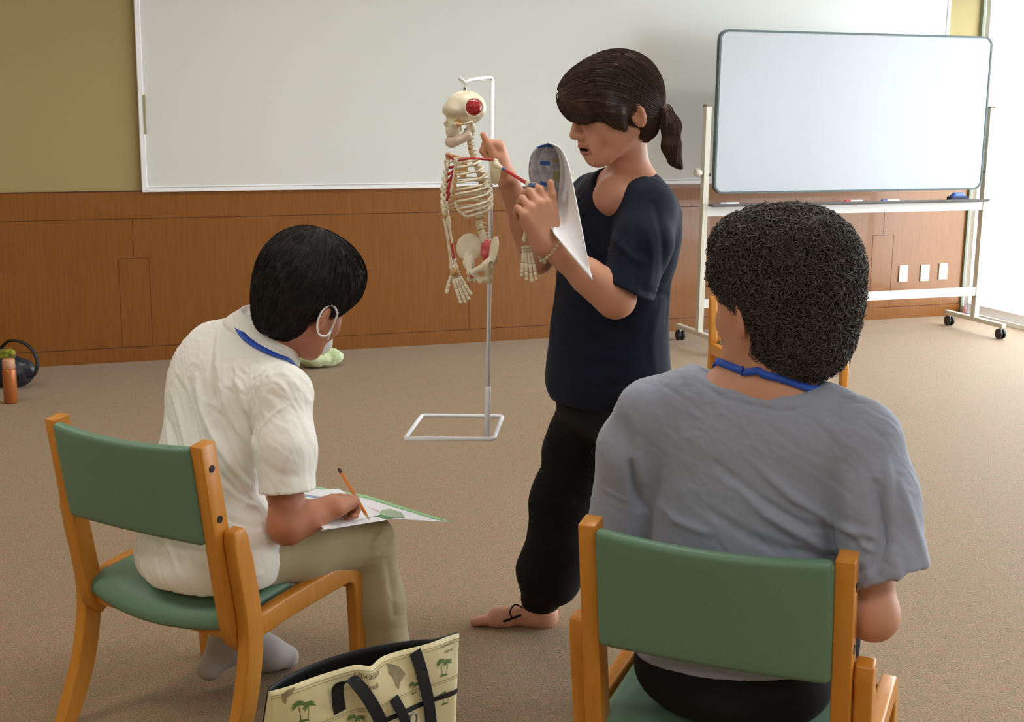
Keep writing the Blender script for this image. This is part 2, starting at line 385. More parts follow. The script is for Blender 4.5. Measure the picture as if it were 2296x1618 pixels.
# ---------------------------------------------------------------- room shell
ZC, SW, TW = 2.8, 9.4, 12.0
def struct(name, mb, mats, parent=None, smooth=False):
    o = mb.out(name, mats, parent, smooth); 
    if parent is None: o['kind'] = 'structure'
    return o
struct('floor', MB().rbox(-.3, SW+.1, -.1, TW+.1, -.1, 0), M['carpet'])
struct('ceiling', MB().rbox(-.3, SW+.1, -.1, TW+.1, ZC, ZC+.1), M['ceil'])
struct('wall_front', MB().rbox(-.02, SW+.1, -.12, 0, .97, ZC), M['tan'])
wn = MB(); wn.rbox(0.0, SW+.1, -.12, .012, 0, .972)
wn.rbox(0.0, SW+.1, .012, .0145, .968, .974, 1)
wn.rbox(0.0, SW+.1, .0118, .0126, .815, .819, 1)
wn.rbox(0.0, SW+.1, .0118, .0128, .082, .086, 1)
for s in (0.70, 1.70, 2.70, 3.715, 4.715, 5.715, 6.715, 7.7, 8.7):
    wn.rbox(s-.0015, s+.0015, .0118, .0126, .60 if s in (.70, 5.715) else .086, .815, 1)
for s0, s1 in ((.612, .784), (5.630, 5.801)):
    for a, b, c, d in ((s0, s0+.003, .088, .593), (s1-.003, s1, .088, .593), (s0, s1, .590, .593)): wn.rbox(a, b, .0118, .0128, c, d, 1)
struct('trim_1', wn, [M['panel'], M['groove']])
struct('baseboard_front', MB().rbox(0.0, SW, .012, .016, 0, .075), M['panel'])
struct('wall_left', MB().rbox(SW, SW+.1, 0, TW, 0, ZC), M['tan'])
struct('wall_back', MB().rbox(-.1, SW+.1, TW, TW+.1, 0, ZC), M['tan'])
wr = MB(); wr.rbox(-.12, 0, 0, TW, 2.42, ZC); wr.rbox(-.12, 0, 3.5, 3.8, .0, 2.42); wr.rbox(-.12, 0, 7.2, TW, 0, 2.42); wr.rbox(-.12, 0, 0, 3.5, 0, .03); wr.rbox(-.12, 0, 3.8, 7.2, 0, .03)
struct('wall_right', wr, M['white'])
for i, (t0, t1) in enumerate(((.0, 3.5), (3.8, 7.2))):
    f = MB()
    for a, b, c, d in ((t0, t0+.05, .03, 2.42), (t1-.05, t1, .03, 2.42), ((t0+t1)/2-.03, (t0+t1)/2+.03, .03, 2.42), (t0, t1, .03, .09), (t0, t1, 2.36, 2.42)): f.rbox(-.09, -.03, a, b, c, d)
    wo = struct('window_%d' % (i+1), f, M['alu'])
    MB().rbox(-.062, -.058, t0+.05, t1-.05, .09, 2.36).out('pane', M['glass'], wo)
# white slab outside, so the ground beyond the window is bright terrace
struct('trim_3', MB().rbox(-14, -.3, -8, 14, -.12, -.06), mat('pale_terrace', srgb(225, 225, 220), .8))
# green-grey corner strip beside the window
struct('trim_2', MB().rbox(-.004, .016, .0, .03, 0, ZC), mat('grey_green_corner', srgb(128, 132, 112), .6))
# ---------------------------------------------------------------- wall whiteboard
tb = thing('wall_whiteboard', 'wide white projection board fixed across the front wall above the wood panelling', 'whiteboard', room(2.97, .03, .97))
b = MB(); b.rbox(.30, 5.64, .0, .022, .985, 2.75); b.out('board_panel', M['board'], tb)
b = MB(); b.rbox(.285, .31, .0, .03, .975, 2.77); b.rbox(5.625, 5.655, .0, .034, .965, 2.77); b.rbox(.285, 5.655, .0, .03, 2.745, 2.77)
bevel(b.out('frame', M['alu'], tb), .003)
b = MB(); b.rbox(.285, 5.63, .0, .036, .966, .988); b.rbox(.285, 5.63, .0, .030, .992, .999); bevel(b.out('bottom_rail', M['alu'], tb), .002)
MB().rbox(5.617, 5.631, .030, .036, 1.288, 1.503).out('label_strip', mat('olive_strip', srgb(150, 148, 108), .6), tb, label='olive strip with worn lettering at the left edge')
# faint second sheet at right of the board
# ---------------------------------------------------------------- wall outlets
gp = 'outlet plates low on the wood panelling'
plab = ['leftmost of three pale outlet plates on the wood panelling, nearest the small access panel', 'pale wall outlet plate on the wood panelling, middle one of the three', 'pale wall plate with a wide white rocker, nearest the window corner']
for k, (s, z) in enumerate(((.517, .318), (.337, .316), (.182, .322))):
    t = thing('wall_outlet', plab[k], 'outlet', room(s, .012, z), group=gp)
    bevel(MB().rbox(s-.036, s+.036, .012, .022, z-.058, z+.058).out('cover_plate', mat('outlet_ivory', srgb(226, 226, 214), .4), t), .004)
    hh = (.020, .008) if k < 2 else (.022, .034)
    bevel(MB().rbox(s-hh[0]*.7, s+hh[0]*.7, .022, .026, z-hh[1], z+hh[1]).out('socket' if k < 2 else 'rocker', mat('outlet_white', srgb(246, 246, 244), .3), t), .002)
# ---------------------------------------------------------------- mobile whiteboard
MC = np.array([3.074, 8.848, 0]); MD = np.array([-0.945, -0.327, 0.0]); MN = np.array([0.327, -0.945, 0.0])
def mw(s, t, z): return MC+MD*s+MN*t+np.array([0, 0, z])
def mbox(m, s0, s1, t0, t1, z0, z1, k=0): return m.box(mw((s0+s1)/2, (t0+t1)/2, (z0+z1)/2), s1-s0, t1-t0, z1-z0, -MD, -MN, (0, 0, 1), k)
mt = thing('mobile_whiteboard', 'mobile whiteboard on a castered ivory frame standing in front of the wall near the window', 'whiteboard', tuple(mw(1.01, 0, 0)))
def rrect(s0, s1, z0, z1, r, n=6):
    o = []
    for cx, cz, a0 in ((s1-r, z1-r, 0), (s0+r, z1-r, 90), (s0+r, z0+r, 180), (s1-r, z0+r, 270)):
        for i in range(n+1): a = math.radians(a0+90*i/n); o.append((cx+r*math.cos(a), cz+r*math.sin(a)))
    return o
def slab(m, prof, t0, t1):
    n = len(prof); V = [mw(s, t0, z) for s, z in prof]+[mw(s, t1, z) for s, z in prof]
    F = [tuple(range(n)), tuple(range(2*n-1, n-1, -1))]+[(i+n, (i+1) % n+n, (i+1) % n, i) for i in range(n)]
    return m.add(V, F)
slab(MB(), rrect(.045, 1.968, .955, 1.905, .05), -.012, .014).out('writing_surface', M['mboard'], mt)
e = MB(); pr = rrect(.035, 1.978, .945, 1.915, .06); pi = rrect(.047, 1.966, .957, 1.903, .05)
n = len(pr); V = []
for p_, t_ in ((pr, -.016), (pr, .018), (pi, .018), (pi, -.016)): V += [mw(s, t_, z) for s, z in p_]
F = []
for k in range(4):
    for i in range(n): F.append((k*n+i, k*n+(i+1) % n, ((k+1) % 4)*n+(i+1) % n, ((k+1) % 4)*n+i))
e.add(V, F); e.out('board_edge', M['dkframe'], mt)
for s in (-.002, 2.033):
    mbox(MB(), s-.017, s+.017, -.022, .022, .10, 1.47).out('post', M['post'], mt).name
    k = MB(); mbox(k, s-.018, s+.018, -.023, .023, 1.465, 1.478); k.out('post_cap', mat('brown_cap', srgb(118, 98, 78), .5), mt)
    fb = MB(); mbox(fb, s-.018, s+.018, -.30, .30, .075, .103); bevel(fb.out('foot_bar', M['post'], mt), .004)
    for t_ in (-.26, .27):
        c = thing('caster', None, None); c.parent = mt; c.location = Vector(mw(s, t_, 0))-mt.location
        for k in ('label', 'category'):
            if k in c: del c[k]
        wv = MB(); a = mw(s, t_, .034)
        for sgn in (-1, 1):
            pa = a+MD*.006*sgn; wv.tube([pa, pa+MD*.004*sgn, pa+MD*.014*sgn, pa+MD*.016*sgn], [.030, .033, .033, .027], 18)
        bpy.data.objects.remove(c)
        cs = wv.out('caster', M['black'], mt)
        ck = MB().tube([mw(s, t_, .034), mw(s, t_, .085)], .010, 8).out('caster_stem', M['bar'], cs)
for s in (.03, 2.0):
    kb = MB().tube([mw(s, .0, 1.06), mw(s+(.03 if s > 1 else -.03), .0, 1.06)], .010, 10).out('pivot', M['black'], mt)
kb = MB().tube([mw(2.052, .0, 1.07), mw(2.085, .0, 1.075)], [.014, .028], 14); kb.tube([mw(2.085, 0, 1.075), mw(2.10, 0, 1.075)], [.028, .024], 14); kb.out('tilt_knob', M['post'], mt)
x = MB(); mbox(x, .015, 2.016, -.018, .018, .812, .872); x.out('upper_rail', M['bar'], mt)
x = MB(); mbox(x, .015, 2.016, .018, .085, .872, .878); mbox(x, .015, 2.016, .081, .085, .872, .890); mbox(x, .015, 2.016, -.01, .018, .872, .884); x.out('pen_tray', mat('dark_tray', srgb(70, 58, 50), .4), mt)
x = MB(); mbox(x, .015, 2.016, -.016, .016, .247, .300); x.out('lower_rail', M['bar'], mt)
# markers and eraser on the tray
def marker(s, col, lab):
    t = thing('whiteboard_marker', lab, 'marker', tuple(mw(s, .05, .878)), group='pens on the tray of the mobile whiteboard')
    MB().tube([mw(s-.035, .05, .888), mw(s+.05, .05, .888)], .009, 10).out('barrel', mat('marker_white', srgb(225, 225, 228), .4), t)
    MB().tube([mw(s+.05, .05, .888), mw(s+.09, .05, .888)], .0095, 10).out('cap', mat('marker_'+col[0], srgb(*col[1]), .35), t)
marker(1.86, ('silver', (170, 176, 190)), 'grey and white pen at the left end of the whiteboard tray')
marker(.99, ('red', (190, 40, 50)), 'red-capped whiteboard marker lying in the tray')
marker(.72, ('blue', (60, 84, 170)), 'blue-capped whiteboard marker lying in the tray')
er = thing('whiteboard_eraser', 'dark blue domed eraser on the right end of the whiteboard tray', 'eraser', tuple(mw(.24, .05, .878)))
V, F = gridbox(.14, .055, .03, .012, (6, 4, 2)); A = np.array([-MD, -MN, [0, 0, 1]])
mesh('felt_base', V@A+mw(.24, .05, .8935), F, mat('eraser_felt', srgb(40, 46, 66), .9), er)
V, F = gridbox(.11, .045, .034, .016, (6, 4, 2)); V[:, 0] *= 1-.25*(V[:, 2] > 0)
mesh('handle', V@A+mw(.24, .05, .915), F, mat('eraser_blue', srgb(58, 96, 176), .35), er)
# small grey door stop by the window
ds = thing('door_stop', 'small grey rubber-footed stopper on the floor at the window corner', 'door stop', tuple(room(.03, .10, 0)))
V, F = gridbox(.05, .12, .03, .01, (3, 5, 2)); mesh('base', V+room(.02, .14, .016), F, mat('stop_grey', srgb(120, 128, 134), .5), ds)
MB().tube([room(.02, .08, .02), room(.02, .07, .075)], [.022, .016], 12).out('rubber_buffer', mat('stop_pink', srgb(170, 120, 116), .6), ds)
# ---------------------------------------------------------------- chairs
def sweep(path, th, x0, x1):
    """rectangular section swept along a path in the y-z plane; th = thickness across the path"""
    m = MB(); n = len(path); path = [np.array(p, float) for p in path]; th = th if isinstance(th, (list, tuple)) else [th]*n; V = []
    for i, p in enumerate(path):
        t = nrm(path[min(i+1, n-1)]-path[max(i-1, 0)]); q = np.array([-t[1], t[0]])*th[i]/2
        for x_, s_ in ((x0, 1), (x1, 1), (x1, -1), (x0, -1)): V.append((x_, p[0]+q[0]*s_, p[1]+q[1]*s_))
    F = [(3, 2, 1, 0), tuple(4*(n-1)+k for k in range(4))]
    for i in range(n-1):
        for k in range(4): F.append((4*i+k, 4*i+(k+1) % 4, 4*i+4+(k+1) % 4, 4*i+4+k))
    return m.add(V, F)
def catmull(pts, n=6):
    pts = [np.array(p, float) for p in pts]; pp = [2*pts[0]-pts[1]]+pts+[2*pts[-1]-pts[-2]]; o = []
    for i in range(1, len(pp)-2):
        for k in range(n):
            t = k/n; a, b, c, d = pp[i-1:i+3]; o.append(.5*((2*b)+(c-a)*t+(2*a-5*b+4*c-d)*t*t+(3*b-a-3*c+d)*t**3))
    o.append(pts[-1]); return o
def make_chair(label, group):
    t = thing('armless_chair', label, 'chair', group=group); W = M['chairwood']
    for sg in (-1, 1):
        xa, xb = (.245, .279) if sg > 0 else (-.279, -.245); fa, fb = (.211, .2445) if sg > 0 else (-.2445, -.211)
        rear = catmull([(-.004, .588), (.022, .46), (.038, .36), (.036, .27), (.012, .16), (-.030, .06), (-.062, .0)], 5)
        n = len(rear); th = [.034]+[.052]*2+[.056]*(n-3-8)+[.056-.0015*i for i in range(8)]; o = sweep(rear, th, xa, xb).out('leg', W, t, True, False); bevel(o, .006, 3)
        fl = [(.045, .338), (.15, .352), (.30, .362), (.385, .366)]+[(.385+.055*math.sin(a), .311+.055*math.cos(a)) for a in (.35, .7, 1.05, 1.4)]+[(.444, .22), (.448, .10), (.450, 0)]
        o = sweep(fl, [.056]*4+[.054]*4+[.050, .044, .038], xa+.001, xb-.001).out('leg', W, t, True, False); bevel(o, .006, 3)
        post = [(-.058, .792), (-.030, .62), (-.006, .47), (.014, .36), (.024, .315), (.045, .285)]
        o = sweep(post, [.046, .048, .050, .050, .046, .028], fa, fb).out('back_post', W, t, True, False); bevel(o, .003, 2)
        for z_ in (.735, .615):
            y_ = -.058+(.792-z_)*.163; ox = fb if sg > 0 else fa
            MB().tube([(ox-sg*.001, y_, z_), (ox+sg*.0015, y_, z_)], .0085, 14).out('screw', M['black'], o, world=False)
        MB().box((sg*.228, .235, .335), .03, .36, .03).out('seat_rail', W, t, world=False)
    o = MB().box((0, .425, .338), .50, .022, .05).out('front_rail', W, t, world=False); bevel(o, .004)
    o = MB().box((0, .030, .325), .43, .022, .04).out('rear_rail', W, t, world=False); bevel(o, .004)
    def wb(V):
        V = V.copy(); X, Y, Z = V[:, 0].copy(), V[:, 1].copy(), V[:, 2].copy(); u = X/.21; c = (1-u*u)
        top = np.clip((Z+.125)/.25, 0, 1)
        V[:, 1] = Y-.046-.010-(Z)*.163-c*(.012+.012*top); V[:, 2] = Z+.668-c*.008*(top-.2); return V
    V, F = gridbox(.423, .034, .236, .014, (16, 2, 10), wb); mesh('backrest', V, F, M['green'], t, True, world=False)
    def ws(V):
        V = V.copy(); X, Y, Z = V[:, 0].copy(), V[:, 1].copy(), V[:, 2].copy(); u = X/.24; c = np.clip(1-u*u, 0, 1); yy = np.clip((Y+.22)/.44, 0, 1)
        V[:, 1] = Y+.235-c*.030*(1-yy)**2; V[:, 2] = Z+.382-.024*(1-yy)**1.5+.006*yy-c*.012*np.sin(yy*3.14)-.018*np.clip((yy-.85)/.15, 0, 1)**2-.026*np.clip((.15-yy)/.15, 0, 1)**2*c; return V
    V, F = gridbox(.47, .45, .046, .020, (14, 14, 2), ws); mesh('seat', V, F, M['green'], t, True, world=False)
    return t
def copy_tree(o, parent=None):
    c = o.copy(); COL.objects.link(c); c.parent = parent
    for ch in list(o.children): copy_tree(ch, c)
    return c
GC = 'wooden chairs with sage green vinyl pads'
def place(c, loc, fwd): c.location = (loc[0], loc[1], 0); c.rotation_euler = (0, 0, math.atan2(-fwd[0], fwd[1]))
CL_F = nrm([.506, .863, 0]); CR_F = nrm([.383, .924, 0]); CF_F = nrm([.05, -1.0, 0])
c1 = make_chair('green-padded wooden chair the man in the white shirt sits on', GC)
def backmid(p, q, f): m_ = (np.array(p)+np.array(q))/2; return m_+f[:2]*.058
place(c1, backmid((-1.064, 3.052), (-.669, 2.826), CL_F), CL_F)
c2 = copy_tree(c1); c2['label'] = 'green-padded wooden chair the curly-haired person in the grey shirt sits on'
place(c2, backmid((.145, 2.32), (.565, 2.146), CR_F), CR_F)
c3 = copy_tree(c1); c3['label'] = 'empty green-padded wooden chair in the distance beside the mobile whiteboard'
place(c3, (1.225, 6.42), CF_F)
# ---------------------------------------------------------------- people
SK1 = mat('skin_light', srgb(206, 152, 122), .55, noise=(14, srgb(196, 138, 110), .3), sss=.12, bump=(300, .08, .001))
SK2 = mat('skin_tan', srgb(190, 126, 92), .55, noise=(14, srgb(176, 110, 80), .3), sss=.12, bump=(300, .08, .001))
LIP = mat('lips', srgb(176, 104, 92), .5)
MOU = mat('mouth_inside', srgb(70, 24, 24), .6)
EYW = mat('eye_white', srgb(225, 220, 214), .2); EYD = mat('eye_dark', srgb(28, 18, 14), .1)
NAIL = mat('nails', srgb(222, 170, 156), .3)
def head(v, c, f, up, sc, ear_z=-.02, neck=None, nr=.055, mouth=.0, cz=.035, cr=.085):
    """face, jaw, nose, ears; returns local->world"""
    f, l, u = frame_of(f, up); c = np.array(c, float); T = lambda a, b, z: c+sc*(f*a+l*b+u*z); A = (f, l, u); k = .012*sc
    E = lambda a, b, z, ra, rb, rz, k_=.012, op=1, ax=None: v.ell(T(a, b, z), (ra*sc, rb*sc, rz*sc), ax or A, k_*sc, op)
    E(-.012, 0, cz, .098, .076, cr, .01)
    E(.028, 0, -.03, .060, .062, .080, .03)
    for s in (-1, 1):
        v.cap(T(-.012, .050*s, -.055), T(.050, .026*s, -.098), .018*sc, .016*sc, .03*sc)
        E(.052, .036*s, -.038, .026, .024, .026, .02)                       # cheek
    E(.066, 0, -.103, .020, .022, .017, .02)
    E(.070, 0, .024, .022, .050, .016, .02)                                 # brow
    E(.074, 0, -.070, .020, .030, .026, .02)                                # muzzle
    for s in (-1, 1): E(.090, .032*s, -.004, .014, .017, .012, .012, -1)
    v.cap(T(.086, 0, .004), T(.107, 0, -.036), .0075*sc, .0105*sc, .010*sc)
    for s in (-1, 1): E(.097, .011*s, -.042, .010, .008, .008, .006)
    for s in (-1, 1): E(.0705, .031*s, -.004, .0130, .0130, .0130, .002)
    for s in (-1, 1): v.cap(T(.083, .018*s, .009), T(.077, .044*s, .006), .004*sc, .003*sc, .008*sc)
    E(.090, 0, -.066-mouth*.2, .009, .021, .0045, .004); E(.088, 0, -.077-mouth, .009, .018, .0050, .004)
    E(.100, 0, -.072-mouth*.5, .020, .019, .0022+mouth*.45, .003, -1)
    for s in (-1, 1):                                                        # ears
        e1 = nrm(f*.9-u*.2-l*s*.45); e3 = nrm(u*.95+f*.2-e1*np.dot(u*.95+f*.2, e1)); ea = (e1, np.cross(e3, e1), e3)
        v.ell(T(-.014, .084*s, ear_z), (.018*sc, .0065*sc, .031*sc), ea, .006*sc)
        v.ell(T(-.008, .0895*s, ear_z+.004), (.0095*sc, .006*sc, .018*sc), ea, .004*sc, -1)
    if neck is not None:
        v.cap(T(-.030, 0, -.05), neck, nr*sc, nr*1.06, .03)
    return T, A
def bare_foot(v, heel, toe, ankle, sc=1.0, side=1, toes=True):
    """heel and toe lie on the floor; side = +1 when the big toe is to the left of the walking direction"""
    heel = np.array(heel, float); d = nrm(np.array(toe)-heel); s = np.array([-d[1], d[0], 0])*side; z = np.array([0, 0, 1.0])
    v.cap(heel+d*.028*sc+z*.030*sc, ankle, .030*sc, .036*sc, .03)
    v.cap(heel+d*.03*sc+z*.029*sc, heel+d*.03*sc+z*.033*sc, .028*sc, .028*sc, .02)
    v.cap(np.array(ankle)-z*.01, heel+d*.170*sc+s*.010*sc+z*.028*sc, .036*sc, .027*sc, .03)
    v.cap(heel+d*.04*sc-s*.012*sc+z*.020*sc, heel+d*.17*sc-s*.022*sc+z*.017*sc, .019*sc, .016*sc, .02)
    v.cap(heel+d*.15*sc+s*.022*sc+z*.020*sc, heel+d*.18*sc+s*.022*sc+z*.020*sc, .020*sc, .019*sc, .02)
    if toes:
        for i, (o, L, r) in enumerate(((.026, .062, .0145), (.006, .058, .0100), (-.010, .050, .0092), (-.024, .040, .0085), (-.036, .028, .008))):
            a = heel+d*.175*sc+s*o*sc+z*.016*sc; v.cap(a, a+d*L*sc*.55+z*.002, r*sc, r*sc, .008); v.cap(a+d*L*sc*.55+z*.002, a+d*L*sc+z*(-.016+r)*sc, r*sc, r*.95*sc, .002)
def person(v, h, mats, label, base, classify=None, zfine=None, smooth=1):
    V, F = v.mesh(h, zfine); V = smoothv(V, F, smooth, .4)
    fc = V[F].mean(1); mi = classify(fc) if classify else None
    o = mesh('person', V, F, mats, None, True, mi, origin=base); tag(o, label, 'person'); return o
def cloth(v, h, m, parent, name, lines=(), front=(0, -1, 0), amp=.002, sc=9, stretch=(1, 1, 1), smooth=2, label=None, gate=.1, mi=None, cre=()):
    V, F = v.mesh(h); V = smoothv(V, F, smooth, .5)
    if lines: V = folds(V, F, lines, front, gate)
    if amp: V = wrinkle(V, F, amp, sc, stretch)
    for c_ in cre: V = creases(V, F, *c_)
    ms = m if isinstance(m, list) else [m]
    return mesh(name, V, F, ms, parent, True, mi(V[F].mean(1)) if mi else None, label=label)
def rect_band(pts, nrmls, wd, th):
    """flat ribbon along pts, lying on surface normals"""
    m = MB(); n = len(pts); V = []
    for i in range(n):
        t = nrm(pts[min(i+1, n-1)]-pts[max(i-1, 0)]); N_ = nrm(nrmls[i]); b = nrm(np.cross(t, N_))
        for x_, y_ in ((-1, 0), (1, 0), (1, 1), (-1, 1)): V.append(pts[i]+b*wd/2*x_+N_*th*y_)
    F = [(3, 2, 1, 0), tuple(4*(n-1)+k for k in range(4))]
    for i in range(n-1):
        for k in range(4): F.append((4*i+k, 4*i+(k+1) % 4, 4*i+4+(k+1) % 4, 4*i+4+k))
    return m.add(V, F)
def lie_on(vols, pts, off=.003):
    """push points onto the outside of the given volumes; returns points and normals"""
    Q = np.array(pts, float)
    def d(q): return np.min([v.at(q) for v in vols], axis=0)
    for _ in range(8):
        e = .002; g = np.stack([d(Q+np.eye(3)[i]*e)-d(Q-np.eye(3)[i]*e) for i in range(3)], 1); g /= np.maximum(np.linalg.norm(g, axis=1, keepdims=True), 1e-9); Q = Q-g*(d(Q)-off)[:, None]
    return Q, g
BLUE = mat('lanyard_blue', srgb(38, 84, 190), .6)
def hairmat(name, c1, c2, rough=.45):
    return mat(name, c1, rough, .35, noise=(180, c2, .25), bump=(420, .3, .0015))
def Gz(u, v, z):
    d = _f + (u-1148)/FPX*R2 + (v-809)/FPX*D2; return d*(z-CAM[2])/d[2] + CAM
# plane of the papers on the seated writer's lap
A_, B_, C_ = Gz(690, 1092, .48), Gz(1015, 1170, .46), Gz(742, 1187, .54); Nn = nrm(np.cross(B_-A_, C_-A_)); Nn = Nn if Nn[2] > 0 else -Nn
def Gp(u, v, off=0):
    d = _f + (u-1148)/FPX*R2 + (v-809)/FPX*D2; return CAM+d*(((A_+Nn*off-CAM)@Nn)/(d@Nn))
# ======================================================= 1. seated person in the white shirt
def build_man():
    ff = CL_F; rt = np.array([.863, -.506, 0])
    hipR = np.array([-.635, 3.02, .475]); hipL = np.array([-.80, 3.12, .475]); pel = (hipR+hipL)/2
    sR = P(636, 880, 3.05); sL = P(490, 792, 3.34); neck = P(600, 750, 3.24); ch = P(520, 880, 3.2); wa = P(478, 1080, 3.13)
    elR = P(643, 1178, 2.98); wrR = Gp(738, 1138, .042); kneeR = P(826, 1214, 3.29)
    ankR = np.array([kneeR[0]+.045, kneeR[1]+.01, .075])
    kneeL = P(720, 1195, 3.62); ankL = np.array([-.738, 3.335, .112])
    elL = P(560, 1040, 3.50); wrL = P(585, 1110, 3.40)
    hc = P(690, 668, 3.22); hf = (.50, .66, -.44); hs = 1.12
    sa = nrm(sR-sL); up = nrm(neck-wa); up = nrm(up-sa*(up@sa)); fw = np.cross(up, sa); ax = (sa, fw, up)
    b = Vol()
    T, HA = head(b, hc, hf, (.10, 0, 1), hs, -.036, neck+up*-.01, .056)
    b.ell(ch, (.150, .095, .17), ax, .05); b.ell(wa, (.13, .09, .15), ax, .06); b.ell(pel, (.15, .11, .10), (rt, ff, (0, 0, 1)), .06)
    b.chain([sR-up*.01, elR, wrR], [.046, .040, .030], .02); b.cap(elR, elR+(wrR-elR)*.4, .039, .041, .02)
    b.chain([sL-up*.01, elL, wrL], [.046, .038, .027], .02)
    b.cap(sR, ch, .05, .06, .04); b.cap(sL, ch, .05, .06, .04)
    b.chain([hipR, kneeR, ankR], [.06, .045, .030], .03); b.chain([hipL, kneeL, ankL], [.06, .045, .033], .03)
    # writing hand (right): closed round the pencil
    hd = nrm(Gp(800, 1100, .062)-wrR)
    tips = hand(b, wrR, hd, (.15, .25, -.95), 1, [(.8, 1.25, .8), (1.0, 1.3, .8), (1.15, 1.3, .8), (1.2, 1.3, .8)], thumb=(.85, .28, .42), sc=1.12, tcurl=.25)
    hand(b, wrL, (.65, .05, -.2), (-.1, .3, -.9), -1, .28, thumb=(.6, .7, .1), sc=.98)
    # feet inside the clothes' ends
    bare_foot(b, np.array([ankR[0]-.03, ankR[1]-.06, 0]), np.array([ankR[0]+.10, ankR[1]+.16, 0]), ankR, .92, 1, False)
    lt = nrm([.80, .56, -.12]); b.chain([ankL, ankL+lt*.10+np.array([0, 0, -.04]), ankL+lt*.155+np.array([0, 0, -.062])], [.030, .027, .020], .02)
    b.cap(ankL+np.array([-.045, -.045, -.055]), ankL, .026, .034, .03)
    def cls(c):
        q = (c-T(0, 0, 0))@np.array(HA).T/hs; m = np.zeros(len(c), int)
        m[(np.hypot(q[:, 0]-.095, q[:, 2]+.072) < .014) & (abs(q[:, 1]) < .024)] = 1; return m
    o = person(b, .0036, [SK2, LIP], 'person in a white polo shirt and khaki trousers, seated and leaning over to write', (pel[0], pel[1], 0), cls)
    # shirt
    WS = mat('white_cotton_knit', srgb(244, 242, 234), .85, spec=.2, sheen=.3, bump=(900, .12, .0005))
    s = Vol()
    s.ell(ch+fw*-.005, (.178, .122, .175), ax, .05)
    s.ell(P(500, 850, 3.22), (.15, .118, .14), ax, .05)
    s.ell(P(470, 1040, 3.14), (.168, .118, .19), ax, .06)
    s.ell(P(470, 1200, 3.10), (.172, .135, .15), (rt, ff, (0, 0, 1)), .06)
    s.ell(pel+np.array([0, 0, -.02])-ff*.01, (.185, .150, .115), (rt, ff, (0, 0, 1)), .04)
    s.ell(hipR+np.array([.0, 0, .01]), (.094, .105, .105), (rt, ff, (0, 0, 1)), .04)
    s.cap(sL, sR, .054, .062, .06); s.cap(sL, ch, .066, .08, .06)
    s.chain([sL, elL+(sL-elL)*.15], [.062, .064], .04)
    s.cap(neck-up*.05, neck-up*.002, .092, .068, .05)
    # right sleeve, hollow at its hem
    sd = nrm(P(642, 1112, 2.98)-P(640, 1000, 3.0)); hemc = P(644, 1103, 2.98); sl = Vol()
    sl.chain([sR-up*.005, P(640, 1000, 3.0), hemc+sd*.05], [.066, .065, .068], .035)
    sl.half(hemc, nrm(sd+np.array([.05, 0, -.05])), .004)
    sl.cap(hemc-sd*.07, hemc+sd*.05, .052, .061, .008, -1)
    s.merge(sl, .022)
    s.half((0, 0, .402), (0, 0, -1), .006)
    s.cap(neck-up*.02, neck+up*.10, .059, .075, .006, -1)
    fl = []
    def q(*a): return [P(u, v_, 3.05) for u, v_ in a]
    for pts, a_, w_ in ((((455, 745), (470, 830), (500, 930), (560, 1060)), -.005, .007), (((470, 745), (492, 860), (530, 950), (590, 1060)), .006, .009),
                        (((375, 850), (410, 900), (440, 980), (520, 1080)), -.006, .007), (((362, 880), (400, 940), (430, 1010), (500, 1110)), .006, .009),
                        (((350, 940), (400, 1010), (470, 1100), (570, 1180)), -.005, .008), (((520, 800), (545, 900), (570, 990), (598, 1080)), .005, .008),
                        (((500, 870), (530, 960), (575, 1040)), -.005, .007), (((430, 840), (455, 920), (500, 1000), (570, 1090)), .006, .008),
                        (((412, 850), (438, 930), (478, 1010), (550, 1110)), -.005, .006), (((480, 1130), (540, 1180), (600, 1200)), .004, .009),
                        (((460, 1060), (520, 1140), (598, 1170)), -.005, .007), (((500, 1230), (560, 1260), (610, 1258)), .003, .008),
                        (((665, 893), (632, 912), (600, 945), (580, 1000)), .0015, .004), (((575, 1000), (590, 1060), (598, 1110)), -.008, .010),
                        (((582, 1088), (640, 1092), (704, 1090)), -.0016, .0035), (((690, 960), (660, 1010), (650, 1060)), .0016, .012), (((600, 1010), (640, 1040), (690, 1045)), -.0014, .012), (((395, 870), (425, 930), (455, 990), (510, 1050)), -.004, .006), (((355, 960), (380, 1010), (440, 1090), (540, 1170)), .004, .007), (((540, 860), (570, 940), (590, 1000)), .004, .006), (((520, 1080), (560, 1120), (600, 1135)), .003, .006), (((345, 1000), (400, 1100), (480, 1170)), -.004, .007)):
        fl.append((q(*pts), a_*1.9, w_*.9))
    cloth(s, .0042, WS, o, 'polo_shirt', fl, (0, -1, .1), .0014, 14, cre=((.0045, 22, (.45, 0, -.9), 6.0, 1.3), (.002, 50, (.5, 0, -.8), 4.0, 5.3)))
    # collar
    cr, cn = lie_on([s], [neck-up*.018+.085*(sa*math.cos(a)+fw*math.sin(a)) for a in np.linspace(0, 2*math.pi, 49)], .001)
    g = []
    for q_, (dz, dr) in enumerate(((-.022, .014), (-.020, .019), (.0, .010), (.022, -.006), (.030, -.010), (.028, -.014), (.0, .002), (-.021, .011))):
        g.append([c_+up*dz+nrm(c_-neck-up*((c_-neck)@up))*dr for c_ in cr])
    g.append(g[0]); mesh('collar', *(lambda m: (m.V, m.F))(MB().grid(g)), WS, o)
    # trousers
    KH = mat('khaki_cotton', srgb(176, 164, 128), .8, spec=.2, sheen=.2, bump=(800, .12, .0006))
    t = Vol()
    t.ell(pel, (.168, .135, .098), (rt, ff, (0, 0, 1)), .04)
    t.cap(hipR, hipR+(kneeR-hipR)*.45, .088, .082, .05); t.cap(hipR+(kneeR-hipR)*.45, kneeR, .082, .066, .04)
